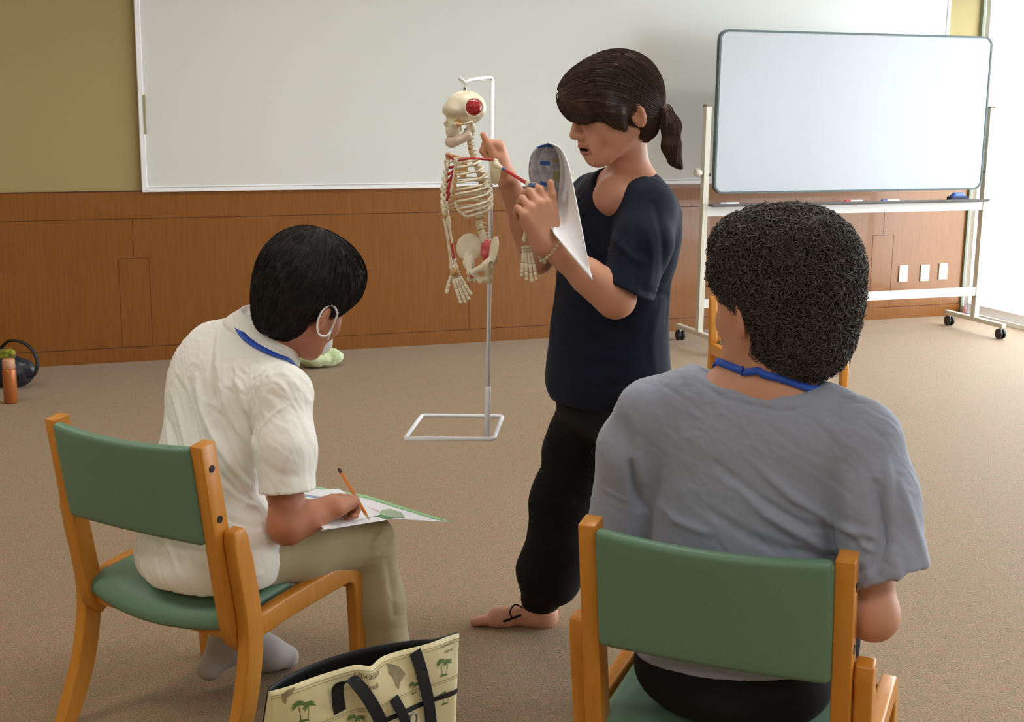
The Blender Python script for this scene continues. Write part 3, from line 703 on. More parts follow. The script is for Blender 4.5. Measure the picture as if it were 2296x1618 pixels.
    t.chain([kneeR, kneeR*.5+ankR*.5, ankR+np.array([0, 0, .0])], [.064, .066, .068], .03)
    t.cap(hipL, kneeL, .086, .066, .05); shL = ankL+(kneeL-ankL)*.36; t.chain([kneeL, shL], [.064, .060], .03)
    t.half(ankR+np.array([0, 0, -.02]), (0, 0, -1), .003, ankR-.12, ankR+np.array([.12, .12, .04])); t.cap(ankR-np.array([0, 0, .05]), ankR+np.array([0, 0, .05]), .058, .052, .004, -1)
    sd2 = nrm(ankL-kneeL); t.half(shL, sd2, .003, shL-.1, shL+.1); t.cap(shL+sd2*.05, shL-sd2*.04, .052, .046, .004, -1)
    cloth(t, .0042, KH, o, 'trousers', [(q((860, 1205), (838, 1235), (815, 1262)), .006, .007), (q((875, 1225), (850, 1262), (830, 1280)), -.006, .006), (q((700, 1215), (780, 1200), (850, 1190)), .002, .01),
          (q((880, 1260), (885, 1340), (915, 1430)), .005, .008), (q((850, 1290), (862, 1370), (870, 1440)), -.005, .009), (q((640, 1230), (620, 1260), (600, 1290)), -.006, .008)], (0, -1, .1), .0016, 12, cre=((.0022, 16, (.8, 0, -.3), 4.0, 2.3),))
    # socks
    SO = mat('pale_grey_sock', srgb(176, 166, 160), .9, bump=(500, .4, .001)); k = Vol()
    k.chain([ankL+(kneeL-ankL)*.17, ankL, ankL+lt*.10+np.array([0, 0, -.04]), ankL+lt*.165+np.array([0, 0, -.060])], [.042, .043, .041, .032], .045)
    k.cap(ankL+np.array([-.045, -.045, -.052]), ankL, .033, .040, .03)
    V, F = k.mesh(.004); mesh('sock', V, F, SO, o)
    k = Vol(); bare_foot(k, np.array([ankR[0]-.035, ankR[1]-.065, 0]), np.array([ankR[0]+.10, ankR[1]+.16, 0]), ankR, 1.0, 1, False)
    for i in range(len(k.p)): pass
    V, F = k.mesh(.004); mesh('sock', V, F, SO, o)
    # hair: short, dark, tapered at the nape
    HM = hairmat('near_black_hair', srgb(22, 19, 19), srgb(36, 31, 29), .75); h = Vol(); f, l, u = HA
    h.ell(T(-.018, 0, .045), (.122*hs, .098*hs, .104*hs), HA, .02)
    h.ell(T(-.050, 0, .0), (.080*hs, .082*hs, .085*hs), HA, .04)
    h.ell(T(-.055, 0, -.055), (.052*hs, .060*hs, .062*hs), HA, .04)
    h.ell(T(.030, 0, .070), (.078*hs, .082*hs, .070*hs), HA, .03)
    h.ell(T(.115, 0, -.03), (.075*hs, .12*hs, .085*hs), HA, .012, -1)      # face left free
    for sg in (-1, 1): h.ell(T(.010, .10*sg, -.062), (.036*hs, .05*hs, .048*hs), HA, .012, -1)
    h.half(T(-.06, 0, -.112), -u, .01)
    V, F = h.mesh(.0035); V = smoothv(V, F, 2); V = wrinkle(V, F, .0018, 60, (1, 1, 1))
    cr0 = T(-.045, -.02, .14)
    def flow(p, g_): return (p-cr0)*np.array([1, 1, 1])+np.array([0, 0, -.03])
    SV = strands(h, V[::3], flow, 3600, .034, .0007, 6, .0022, 3)
    VV, FF = join((V, F), SV); mesh('hair', VV, FF, HM, o)
    # mask with ear loop
    MW = mat('mask_white', srgb(238, 238, 238), .7); mv = Vol()
    mv.ell(T(.058, 0, -.074), (.046*hs, .047*hs, .036*hs), HA, .01)
    V, F = mv.mesh(.004); mk = mesh('face_mask', V, F, MW, o)
    for sg in (-1, 1):
        e = T(-.012, .086*sg, -.036); lp = []
        for a in np.linspace(-.9, 4.0, 26):
            lp.append(e+hs*(f*(.004-.026*math.sin(a)*1.0)+u*(.034*math.cos(a)-.002))+l*sg*.004*hs)
        lp = [T(.030, .070*sg, -.050)]+lp[::-1]+[T(.034, .070*sg, -.070)]
        lp = catmull(lp, 3); MB().tube(lp, .0026, 6).out('ear_loop', MW, mk, True)
    # lanyard
    rg = []
    for a in np.linspace(math.radians(-200), math.radians(20), 30):
        rg.append(neck+up*(-.026)+.11*(sa*math.cos(a)+fw*math.sin(a)))
    pp = [P(524, 708, 3.2), P(530, 728, 3.17), P(545, 752, 3.13), P(570, 772, 3.11), P(600, 790, 3.10), P(625, 803, 3.10), P(642, 815, 3.12)]
    pp = [P(533, 698, 3.3)]+pp+[P(665, 845, 3.2)]
    Q, n_ = lie_on([s], catmull(pp, 5), .0035); rect_band(list(Q), list(n_), .0155, .0018).out('lanyard', BLUE, o, True)
    return o, tips, wrR, hd
man, mtips, mwr, mhd = build_man()
# ======================================================= 2. curly-haired person in the grey shirt
def build_woman():
    ff = CR_F; rt = np.array([.924, -.383, 0]); org = np.array([.377, 2.287, 0])
    pel = org+ff*.14+np.array([0, 0, .475]); hipR = pel+rt*.09; hipL = pel-rt*.09
    neck = P(1735, 862, 2.39); ch = P(1700, 1010, 2.42); wa = P(1690, 1220, 2.42)
    sR = P(1935, 985, 2.30); sL = P(1462, 930, 2.46)
    elR = P(1957, 1378, 2.22); wrR = elR+np.array([-.10, .22, -.03]); elL = P(1400, 1190, 2.56); wrL = elL+np.array([.10, .20, -.06])
    kneeR = hipR+ff*.42+rt*.03+np.array([0, 0, .0]); kneeL = hipL+ff*.42-rt*.02
    ankR = kneeR+ff*.0+np.array([0, 0, -kneeR[2]+.075]); ankL = kneeL+np.array([0, 0, -kneeL[2]+.075])
    hc = P(1722, 672, 2.42); hf = (-.58, .80, -.12); hs = 1.08
    sa = nrm(sR-sL); up = np.array([0, 0, 1.]); up = nrm(up-sa*(up@sa)); fw = np.cross(up, sa); ax = (sa, fw, up)
    b = Vol(); T, HA = head(b, hc, hf, (.02, 0, 1), hs, -.030, neck, .054)
    b.ell(ch, (.17, .10, .17), ax, .05); b.ell(wa, (.14, .095, .15), ax, .06); b.ell(pel, (.15, .11, .10), (rt, ff, (0, 0, 1)), .06)
    b.cap(neck-up*.035, P(1560, 895, 2.42), .045, .022, .05); b.cap(neck-up*.035, P(1850, 935, 2.35), .045, .022, .05)
    b.chain([sR, elR, wrR], [.046, .040, .028], .02); b.cap(elR, elR+(wrR-elR)*.35, .040, .042, .02)
    b.chain([sL, elL, wrL], [.046, .041, .029], .02); b.cap(sR, ch, .05, .06, .04); b.cap(sL, ch, .05, .06, .04)
    b.chain([hipR, kneeR, ankR], [.06, .045, .030], .03); b.chain([hipL, kneeL, ankL], [.06, .045, .030], .03)
    hand(b, wrR, nrm([-.5, .8, -.25]), (-.2, .1, -1), 1, .3, sc=.92); hand(b, wrL, nrm([.5, .8, -.25]), (.2, .1, -1), -1, .3, sc=.92)
    for a_ in (ankR, ankL): bare_foot(b, np.array([a_[0], a_[1], 0])-ff*.06, np.array([a_[0], a_[1], 0])+ff*.17, a_, .95, 1, True)
    def cls(c):
        q = (c-T(0, 0, 0))@np.array(HA).T/hs; m = np.zeros(len(c), int)
        m[(np.hypot(q[:, 0]-.095, q[:, 2]+.072) < .014) & (abs(q[:, 1]) < .024)] = 1; return m
    o = person(b, .0036, [SK1, LIP], 'person with curly dark grey hair and a grey-blue t-shirt, seated with back to the camera', (pel[0], pel[1], 0), cls)
    # t-shirt
    GS = mat('grey_blue_jersey', srgb(148, 155, 172), .85, spec=.2, sheen=.3, bump=(900, .12, .0005)); s = Vol()
    s.ell(ch+np.array([0, 0, -.01]), (.212, .122, .165), ax, .05)
    s.ell(P(1695, 1090, 2.41), (.205, .122, .16), ax, .05)
    s.ell(P(1682, 1230, 2.40), (.188, .125, .17), ax, .06)
    s.ell(pel+np.array([0, 0, .02])-ff*.01, (.188, .140, .105), (rt, ff, (0, 0, 1)), .05)
    s.cap(sL+sa*.02-up*.012, sR-sa*.02-up*.012, .062, .066, .05)
    s.cap(P(1560, 893, 2.43), P(1860, 940, 2.34), .045, .042, .05); s.cap(P(1545, 882, 2.43), P(1450, 915, 2.44), .034, .05, .05); s.cap(P(1850, 925, 2.35), P(1940, 985, 2.31), .034, .05, .05)
    for sh, mid, hm, hn, r0, r1, r2, cr in ((sL, P(1425, 1010, 2.47), P(1397, 1190, 2.50), None, .066, .068, .070, .058), (sR, P(1960, 1120, 2.27), P(1990, 1296, 2.22), None, .068, .073, .077, .066)):
        sd = nrm(hm-mid); sl = Vol(); sl.chain([sh, mid, hm+sd*.05], [r0, r1, r2], .035)
        nn = nrm(sd+ (np.array([-.32, 0, -.1]) if sh is sL else np.array([.22, 0, -.05])))
        sl.half(hm, nn, .004); sl.cap(hm-sd*.07, hm+sd*.06, cr-.006, cr+.006, .008, -1); s.merge(sl, .020)
    s.half(P(1660, 1538, 2.24), nrm([.04, -.10, -1]), .006)
    # neck opening
    s.ell(neck+up*.040-sa*.022-fw*.012, (.128, .105, .056), ax, .008, -1); s.ell(neck+up*.10-sa*.022, (.15, .16, .07), ax, .01, -1)
    fl = []
    def q(*a): return [P(u, v_, 2.3) for u, v_ in a]
    for pts, a_, w_ in ((((1600, 1035), (1690, 1110), (1800, 1170), (1930, 1185)), -.004, .008), (((1690, 1040), (1770, 1110), (1860, 1160), (1935, 1170)), .005, .008),
                        (((1640, 1080), (1720, 1150), (1830, 1215), (1910, 1225)), .005, .009), (((1560, 1130), (1680, 1200), (1800, 1240)), -.003, .010),
                        (((1930, 1050), (1938, 1110), (1940, 1180), (1905, 1245)), -.011, .011), (((1960, 1000), (1958, 1080), (1945, 1140)), .004, .008),
                        (((1425, 1050), (1432, 1110), (1455, 1180)), -.011, .010), (((1410, 950), (1420, 1020), (1425, 1090)), -.004, .010), (((1445, 1000), (1440, 1060), (1450, 1120)), .003, .008),
                        (((1490, 1150), (1520, 1180), (1600, 1200)), .004, .008), (((1760, 1215), (1830, 1240), (1900, 1245)), -.004, .007), (((1870, 1150), (1900, 1190), (1925, 1200)), .004, .006),
                        (((1560, 862), (1640, 905), (1760, 925), (1850, 905)), -.0018, .004), (((1560, 850), (1640, 893), (1760, 912), (1850, 890)), .0022, .005), (((1980, 1050), (2010, 1150), (2040, 1250)), .004, .010),
                        (((1330, 1112), (1380, 1135), (1440, 1160)), .0015, .004), (((1930, 1302), (2000, 1295), (2060, 1270)), .0016, .004), (((1950, 1180), (1960, 1240), (1950, 1300)), .004, .010)):
        fl.append((q(*pts), a_*1.5, w_))
    cloth(s, .004, GS, o, 't_shirt', fl, (0, -1, .1), .0013, 14, cre=((.0038, 18, (.85, -.2, -.5), 5.0, 4.1), (.0016, 46, (.8, 0, -.5), 4.0, 8.3)))
    # trousers
    BT = mat('black_trousers', srgb(26, 25, 28), .85, spec=.2); t = Vol()
    t.ell(pel-ff*.012+np.array([0, 0, -.012]), (.182, .142, .092), (rt, ff, (0, 0, 1)), .04)
    for a_, k_, n_ in ((hipR, kneeR, ankR), (hipL, kneeL, ankL)):
        t.cap(a_, k_, .088, .066, .05); t.chain([k_, n_+np.array([0, 0, .03])], [.064, .056], .03)
    t.half((0, 0, .09), (0, 0, -1), .003)
    V, F = t.mesh(.005); mesh('trousers', V, F, BT, o)
    # curly hair
    HM = hairmat('dark_grey_curls', srgb(42, 38, 36), srgb(104, 99, 95), .6); h = Vol(); f, l, u = HA
    h.ell(P(1778, 600, 2.42), (.115, .122, .104), None, .03); h.ell(P(1776, 690, 2.41), (.112, .110, .093), None, .04)
    h.ell(P(1795, 770, 2.385), (.078, .080, .058), None, .03); h.ell(P(1690, 560, 2.44), (.070, .08, .06), None, .03)
    h.cap(P(1622, 618, 2.43), P(1680, 640, 2.40), .018, .035, .02)
    
    h.ell(T(.13, 0, -.04), (.085*hs, .10*hs, .085*hs), HA, .01, -1)
    h.ell(T(.002, .11*hs, -.055), (.034*hs, .045*hs, .045*hs), HA, .012, -1)
    h.ell(P(1616, 752, 2.40), (.066, .12, .068), None, .008, -1)
    V, F = h.mesh(.0038); V = smoothv(V, F, 1); V = wrinkle(V, F, .010, 17); V = wrinkle(V, F, .007, 44)
    SV = strands(h, V[::2], lambda p, g_: np.stack([vnoise(p, 18), vnoise(p+3.1, 18), vnoise(p+9.7, 18)-.35], 1), 12000, .055, .0010, 10, .009, 5, curl=.5, lift=.0009)
    VV, FF = join((V, F), SV); mesh('hair', VV, FF, [hairmat('dark_curl_roots', srgb(34, 30, 29), srgb(44, 40, 38), .7), HM], o, True, np.r_[np.zeros(len(F), int), np.ones(len(SV[1]), int)])
    # lanyard round the neck
    pp = [P(1600, 835, 2.50), P(1625, 820, 2.44), P(1645, 823, 2.36), P(1680, 832, 2.33), P(1725, 842, 2.32), P(1770, 852, 2.31), P(1800, 862, 2.32), P(1826, 874, 2.34), P(1840, 885, 2.40)]
    Q, n_ = lie_on([b], catmull(pp, 5), .003); rect_band(list(Q), list(n_), .0135, .0018).out('lanyard', BLUE, o, True)
    return o
woman = build_woman()
# ======================================================= 3. standing person with the papers
def build_teacher():
    fw0 = nrm([-.80, -.60, 0]); lt0 = np.array([.60, -.80, 0])      # forward, own left (nearer)
    ch = P(1398, 505, 3.44); wa = P(1370, 690, 3.45); hp = P(1366, 850, 3.45); neck = P(1415, 402, 3.42)
    sL = P(1450, 462, 3.30); sR = P(1330, 440, 3.60)
    elL = P(1380, 668, 3.17); wrL = P(1228, 548, 3.15); elR = P(1205, 575, 3.55); wrR = P(1138, 402, 3.49)
    hipR = hp+np.array([-.02, .09, -.06]); hipL = hp+np.array([.05, -.09, -.06])
    kneeR = P(1262, 1120, 3.66); ankR = P(1212, 1372, 3.755); kneeL = P(1450, 1150, 3.24); ankL = np.array([kneeL[0]+.05, kneeL[1]+.02, .075])
    hc = P(1368, 238, 3.36); hf = (-.84, -.46, -.27); hs = 1.09
    up = np.array([0, 0, 1.]); ax = (lt0, fw0, up)
    b = Vol(); T, HA = head(b, hc, hf, (0, 0, 1), hs, -.022, neck+np.array([.0, 0, -.01]), .045, mouth=.004, cz=.028, cr=.082)
    b.ell(ch, (.155, .095, .15), ax, .05); b.ell(wa, (.125, .09, .17), ax, .06); b.ell(hp, (.15, .11, .12), ax, .06)
    b.cap(neck-up*.03, sL+(neck-sL)*.25, .045, .035, .05); b.cap(neck-up*.03, sR+(neck-sR)*.25, .045, .035, .05)
    b.cap(neck-up*.04, P(1370, 440, 3.32), .045, .045, .05)
    b.chain([sL, elL, wrL], [.048, .043, .029], .02); b.cap(elL, elL+(wrL-elL)*.4, .043, .041, .02)
    b.chain([sR, elR, wrR], [.046, .040, .027], .02); b.cap(elR, elR+(wrR-elR)*.4, .040, .038, .02)
    b.cap(sL, ch, .05, .06, .04); b.cap(sR, ch, .05, .06, .04)
    b.chain([hipR, kneeR, ankR], [.065, .045, .032], .03); b.chain([hipL, kneeL, ankL], [.065, .045, .032], .03)
    # left hand: thumb up on the papers, fingers round the bone
    hand(b, wrL, P(1196, 452, 3.15)-wrL, (-.45, .86, .1), -1, [(.45, .75, .5), (.7, .95, .6), (.85, 1.1, .6), (.95, 1.1, .6)], thumb=(.95, .26, -.05), sc=1.12, tcurl=.05, spread=.03)
    # right hand: closed round the pole, thumb along it
    hand(b, wrR, P(1122, 328, 3.50)-wrR, (-.85, .05, -.3), 1, [(1.15, 1.35, .9), (1.2, 1.35, .9), (1.25, 1.4, .9), (1.3, 1.4, .9)], thumb=(1.0, .12, .30), sc=1.04, tcurl=.0)
    hl = np.array([*P(1243, 1400, 3.76)[:2], 0]); hl = np.array([.137, 3.745, 0]); to = np.array([-.11, 3.760, 0])
    bare_foot(b, hl, to, ankR, 1.0, 1)
    bare_foot(b, np.array([ankL[0]+.05, ankL[1]+.02, 0]), np.array([ankL[0]-.18, ankL[1]-.08, 0]), ankL, 1.0, -1)
    tn = (hl+nrm(to-hl)*.23+nrm([-.0, -1, 0])*0)
    def cls(c):
        q = (c-T(0, 0, 0))@np.array(HA).T/hs; m = np.zeros(len(c), int)
        m[(np.hypot(q[:, 0]-.099, q[:, 2]+.074) < .017) & (abs(q[:, 1]) < .024) & (abs(q[:, 2]+.074) < .0125)] = 1
        m[(abs(q[:, 2]+.0745) < .003) & (abs(q[:, 1]) < .020) & (q[:, 0] > .075) & (q[:, 0] < .098)] = 2
        for s_ in (-1, 1):
            d = np.sqrt((q[:, 0]-.0705)**2+(q[:, 1]-.031*s_)**2+(q[:, 2]+.004)**2); m[(d < .0136) & (abs(q[:, 2]+.004) < .0075)] = 3
            m[(d < .0140) & (np.hypot(q[:, 1]-.031*s_, q[:, 2]+.006) < .0055)] = 4
        return m
    o = person(b, .0030, [SK1, LIP, MOU, EYW, EYD], 'standing person in a navy t-shirt with a brown ponytail, pointing at the model skeleton', (hp[0], hp[1], 0), cls)
    # navy t-shirt
    NV = mat('navy_jersey', srgb(22, 27, 42), .85, spec=.15, sheen=.04, bump=(900, .12, .0005)); s = Vol()
    s.ell(ch, (.178, .120, .15), ax, .05); s.ell(P(1376, 600, 3.43), (.165, .128, .16), ax, .06)
    s.ell(P(1366, 740, 3.43), (.160, .150, .18), ax, .06); s.ell(P(1362, 850, 3.43), (.168, .155, .13), ax, .06)
    s.cap(sL, sR, .054, .052, .06); s.cap(neck+np.array([-.01, -.01, -.05]), neck+np.array([0, 0, -.035]), .075, .066, .04)
    hm = P(1400, 640, 3.20); sd = nrm(P(1385, 668, 3.17)-P(1440, 480, 3.27)); sl = Vol()
    sl.chain([sL, P(1440, 545, 3.24), hm+sd*.06], [.058, .067, .078], .04); sl.half(hm, nrm(np.array([-.42, .05, -.90])), .004)
    sl.cap(hm-sd*.08, hm+sd*.07, .060, .074, .008, -1); s.merge(sl, .04)
    sr = Vol(); hm2 = sR+(elR-sR)*.72; sr.chain([sR, hm2+(elR-sR)*.15], [.062, .066], .03); sr.half(hm2, nrm(elR-sR), .004); sr.cap(hm2-(elR-sR)*.2, hm2+(elR-sR)*.3, .052, .060, .006, -1); s.merge(sr, .02)
    s.half(P(1362, 925, 3.3), nrm([-.08, -.05, -1]), .006)
    nc = neck+np.array([-.018, -.022, -.012]); nu = nrm([-.30, -.28, .9]); s.cap(nc-nu*.028, nc+nu*.12, .068, .10, .006, -1)
    fl = []
    def q(*a): return [P(u, v_, 3.3) for u, v_ in a]
    for pts, a_, w_ in ((((1330, 480), (1365, 530), (1400, 570), (1440, 590)), .005, .010), (((1300, 500), (1330, 560), (1370, 600)), -.004, .010), (((1460, 450), (1475, 540), (1478, 640)), -.006, .010),
                        (((1440, 500), (1448, 580), (1440, 640)), .004, .010), (((1415, 500), (1418, 580), (1405, 640)), -.004, .009), (((1420, 640), (1460, 655), (1505, 662)), -.006, .009),
                        (((1250, 650), (1300, 720), (1380, 770)), .004, .012), (((1250, 760), (1330, 800), (1440, 800)), .004, .012), (((1260, 850), (1340, 870), (1450, 850)), -.004, .012), (((1480, 680), (1460, 760), (1470, 850)), .004, .012)):
        fl.append((q(*pts), a_, w_))
    cloth(s, .0042, NV, o, 't_shirt', fl, (0, -1, .1), .002, 10, cre=((.0028, 16, (.5, 0, -.8), 5.0, 6.1),))
    # black trousers gathered at the ankle
    BT = mat('black_cotton', srgb(22, 21, 24), .85, spec=.2); t = Vol()
    t.ell(hp+np.array([0, 0, -.04]), (.155, .125, .13), ax, .05)
    for a_, k_, n_ in ((hipR, kneeR, ankR), (hipL, kneeL, ankL)):
        t.chain([a_, a_*.5+k_*.5, k_, k_*.4+n_*.6, n_+np.array([0, 0, .045])], [.105, .092, .082, .080, .060], .05)
        t.half(n_+np.array([0, 0, .012]), (0, 0, -1), .01, n_-.12, n_+np.array([.12, .12, .02]))
    t.cap(kneeR+np.array([0, 0, -.12]), P(1240, 1290, 3.70), .082, .082, .04)
    cloth(t, .0045, BT, o, 'trousers', [(q((1230, 1000), (1250, 1060), (1290, 1090)), .006, .012), (q((1215, 1150), (1250, 1180), (1300, 1170)), .006, .012), (q((1190, 1270), (1230, 1300), (1270, 1300)), .007, .012), (q((1170, 1330), (1210, 1350), (1245, 1350)), -.005, .009)], (0, -1, .1), .004, 11)
    cc = P(1160, 1368, 3.69); dc = MB(); dc.tube(catmull([P(1172, 1362, 3.69), P(1155, 1355, 3.68), P(1143, 1372, 3.68), P(1152, 1385, 3.68), P(1170, 1378, 3.69)], 4), .0022, 6)
    dc.tube(catmull([P(1168, 1378, 3.69), P(1148, 1386, 3.69), P(1128, 1393, 3.69)], 4), .0035, 6); dc.out('ankle_drawcord', BT, o, True)
    # bracelet of pale beads
    wd = nrm(elL-wrL); wa_ = nrm(np.cross(wd, (0, 1, 0))); wb = np.cross(wd, wa_); bm = MB()
    for k in range(26):
        a = k/26*2*math.pi; c_ = wrL+wd*.012+.040*(wa_*math.cos(a)+wb*math.sin(a)); bm.tube([c_-wd*.003, c_-wd*.001, c_+wd*.001, c_+wd*.003], [.002, .0042, .0042, .002], 6)
    bm.out('bead_bracelet', mat('pale_beads', srgb(196, 186, 150), .4), o, True)
    # hair with side-swept fringe and ponytail
    HM = hairmat('dark_brown_hair', srgb(58, 41, 34), srgb(88, 65, 52), .6); h = Vol(); f, l, u = HA
    h.ell(T(-.018, 0, .028), (.112*hs, .088*hs, .092*hs), HA, .02); h.ell(T(-.045, 0, -.01), (.078*hs, .080*hs, .085*hs), HA, .04)
    h.ell(T(.040, 0, .038), (.076*hs, .084*hs, .064*hs), HA, .03); h.cap(T(.095, .02, .035), T(.108, .03, -.010), .020*hs, .008*hs, .02)
    h.cap(T(.09, .045, .03), T(.105, .045, -.020), .022*hs, .006*hs, .02); h.cap(T(.06, .070, .03), T(.040, .074, -.025), .022*hs, .010*hs, .02)
    h.cap(T(.03, .078, -.0), T(.020, .074, -.085), .013*hs, .004*hs, .012)
    h.cap(T(-.06, .0, -.05), T(-.085, 0, -.03), .05*hs, .035*hs, .03)
    h.ell(T(.135, 0, -.065), (.105*hs, .14*hs, .060*hs), HA, .012, -1)
    h.ell(T(-.014, .10*hs, -.040), (.028*hs, .030*hs, .040*hs), HA, .010, -1)
    h.ell(T(.05, .0, -.09), (.085*hs, .12*hs, .055*hs), HA, .012, -1)
    V, F = h.mesh(.0036); V = smoothv(V, F, 2); V = wrinkle(V, F, .0016, 50)
    kn = T(-.108, .01, -.022); kn = P(1468, 245, 3.36)
    SV = strands(h, V[::3], lambda p, g_: kn-p, 3600, .07, .0007, 8, .0022, 7)
    VV, FF = join((V, F), SV); ho = mesh('hair', VV, FF, HM, o)
    pt = Vol(); pl = [kn, P(1489, 250, 3.35), P(1505, 282, 3.34), P(1505, 328, 3.33), P(1513, 358, 3.33), P(1527, 375, 3.33)]
    pt.chain(pl, [.009, .014, .019, .018, .010, .003], .02); V, F = pt.mesh(.003)
    SV = strands(pt, V[::2], lambda p, g_: np.array([.12, 0, -1])+0*p, 700, .07, .0008, 7, .002, 9); VV, FF = join((V, F), SV); mesh('ponytail', VV, FF, HM, ho)
    MB().tube([P(1460, 246, 3.36), P(1466, 247, 3.36), P(1474, 250, 3.36), P(1480, 251, 3.355)], [.014, .021, .021, .014], 14).out('hair_tie', mat('hair_tie_black', srgb(18, 16, 18), .8), ho, True)
    return o
teacher = build_teacher()
# ---------------------------------------------------------------- model skeleton and its stand
BONE = mat('ivory_bone_plastic', srgb(244, 238, 216), .38, noise=(60, srgb(228, 214, 180), .3))
REDP = mat('painted_muscle_red', srgb(196, 52, 56), .4); BLUP = mat('painted_muscle_blue', srgb(58, 96, 140), .4)
CART = mat('cartilage_tan', srgb(214, 168, 112), .45); BRN = mat('brain_red', srgb(176, 30, 38), .15, spec=.7, coat=.6); YEL = mat('nerve_yellow', srgb(226, 196, 40), .4)
WT = mat('white_stand_enamel', srgb(236, 238, 242), .3, spec=.5); CHR = mat('chrome', srgb(190, 190, 195), .2, metal=1)
YP = 3.50
st = thing('skeleton_stand', 'thin white metal stand lifted off the floor, square wire base and hooked top', 'stand', tuple(P(1092, 980, YP)))
pt_, pb_ = P(1104, 180, YP), P(1092, 980, YP)
MB().tube([pb_, pt_], .0058, 14).out('pole', WT, st, True)
m_ = pb_+(pt_-pb_)*.06; m2 = pb_+(pt_-pb_)*.145; MB().tube([pb_, m_, m2, m2+(pt_-pb_)*.004], [.0080, .0080, .0080, .006], 14).out('pole_sleeve', WT, st, True)
hk = catmull([pt_, pt_+np.array([-.006, 0, .006]), P(1075, 177, YP-.045), P(1055, 180, YP-.08), P(1044, 187, YP-.09), P(1037, 180, YP-.095), P(1030, 176, YP-.10)], 5)
MB().tube(hk, .0048, 10).out('hook_arm', WT, st, True)
zb = pb_[2]; cs = [Gz(908, 983, zb), Gz(1107, 984, zb), Gz(1127, 933, zb), Gz(946, 931, zb)]; lp = []
for i in range(4):
    a, c, d = cs[i], cs[(i-1) % 4], cs[(i+1) % 4]
    for t_ in (0, .5, 1): 
        q0 = a+nrm(c-a)*.012; q1 = a+nrm(d-a)*.012; lp.append((1-t_)**2*q0+2*t_*(1-t_)*a+t_*t_*q1)
lp = lp+[lp[0]]; MB().tube(lp, .0058, 10, False).out('base_frame', WT, st, True)
# --- skeleton
FS = nrm([-.66, -.75, 0]); LS = np.array([-FS[1], FS[0], 0]); Zv = np.array([0, 0, 1.0])
sk = thing('model_skeleton', 'half-size anatomical skeleton torso with painted red and blue muscle marks, hanging from the white hook', 'model skeleton', tuple(P(1075, 560, 3.39)))
def spn(t):     # t 0 at the skull .. 1 at the sacrum
    pts = [P(1054, 282, 3.37), P(1053, 318, 3.38), P(1060, 350, 3.40), P(1078, 400, 3.42), P(1082, 450, 3.42), P(1074, 495, 3.41), P(1083, 530, 3.40), P(1092, 556, 3.40)]
    x = t*(len(pts)-1); i = min(int(x), len(pts)-2); return np.array(catmull(pts, 8)[min(int(round(t*56)), 56)])
# skull
hsk = .535; hcS = P(1040, 262, 3.37); v = Vol(); fS, lS, uS = frame_of((-.84, -.54, -.04)); A = (fS, lS, uS)
Ts = lambda a, b, z: hcS+hsk*(fS*a+lS*b+uS*z)
E = lambda a, b, z, ra, rb, rz, k_=.01, op=1: v.ell(Ts(a, b, z), (ra*hsk, rb*hsk, rz*hsk), A, k_*hsk, op)
E(-.012, 0, .040, .100, .076, .078); E(.070, 0, .030, .026, .052, .026, .03); E(.060, 0, -.030, .032, .040, .042, .02); E(.072, 0, -.066, .022, .028, .018, .02)
for s in (-1, 1):
    E(.066, .042*s, -.030, .016, .018, .014, .01); v.cap(Ts(.060, .050*s, -.030), Ts(.0, .070*s, -.022), .007*hsk, .006*hsk, .01*hsk)
    E(.092, .031*s, -.002, .030, .019, .017, .006, -1); E(-.01, .058*s, -.05, .016, .012, .022, .02)
    E(.040, .060*s, -.008, .020, .016, .018, .012, -1)
E(.100, 0, -.032, .022, .011, .018, .005, -1)
E(-.020, .075, .044, .050, .032, .042, .004, -1)
for k in range(-4, 5): v.cap(Ts(.090-.0016*k*k, .0065*k, -.072), Ts(.089-.0016*k*k, .0065*k, -.083), .0038*hsk, .0034*hsk, .001)
V, F = v.mesh(.0014); V = smoothv(V, F, 1)
c_ = V[F].mean(1); q_ = (c_-hcS)@np.array(A).T/hsk
mi_ = np.where((np.hypot(q_[:, 0]-.055, q_[:, 2]+.025) < .020) & (abs(q_[:, 1]) > .03), 1, 0)
skull = mesh('skull', V, F, [BONE, CART], sk, True, mi_)
v = Vol(); E(-.020, .050, .044, .047, .024, .040, .004); V, F = v.mesh(.0014); V = wrinkle(V, F, .0006, 220); mesh('brain', V, F, BRN, skull, label='glossy red brain seen through the opened side of the skull')
v = Vol()
for s in (-1, 1):
    v.chain([Ts(.006, .054*s, -.040), Ts(.014, .050*s, -.078), Ts(.060, .030*s, -.103), Ts(.078, .0, -.106)], [.010*hsk, .016*hsk, .016*hsk, .018*hsk], .008)
v.chain([Ts(.030, .046, -.100), Ts(.070, .012, -.114), Ts(.070, -.012, -.114), Ts(.030, -.046, -.100)], [.012*hsk, .015*hsk, .015*hsk, .012*hsk], .01)
for k in range(-4, 5): v.cap(Ts(.080-.0016*k*k, .0065*k, -.098), Ts(.082-.0016*k*k, .0065*k, -.086), .0038*hsk, .0034*hsk, .001)
V, F = v.mesh(.0014); mesh('mandible', V, F, mat('jaw_pinkish', srgb(238, 218, 200), .4), sk)
top = Ts(-.01, 0, .118); MB().tube([top-Zv*.006, top+Zv*.008, top+Zv*.012], [.004, .004, .003], 10).out('eye_bolt', CHR, sk, True)
for dx in (-.006, .007): MB().tube([top+Zv*.010+LS*dx*.6, P(1044, 193, YP-.09)+LS*dx*.9], .0009, 6).out('hanging_wire', CHR, sk, True)
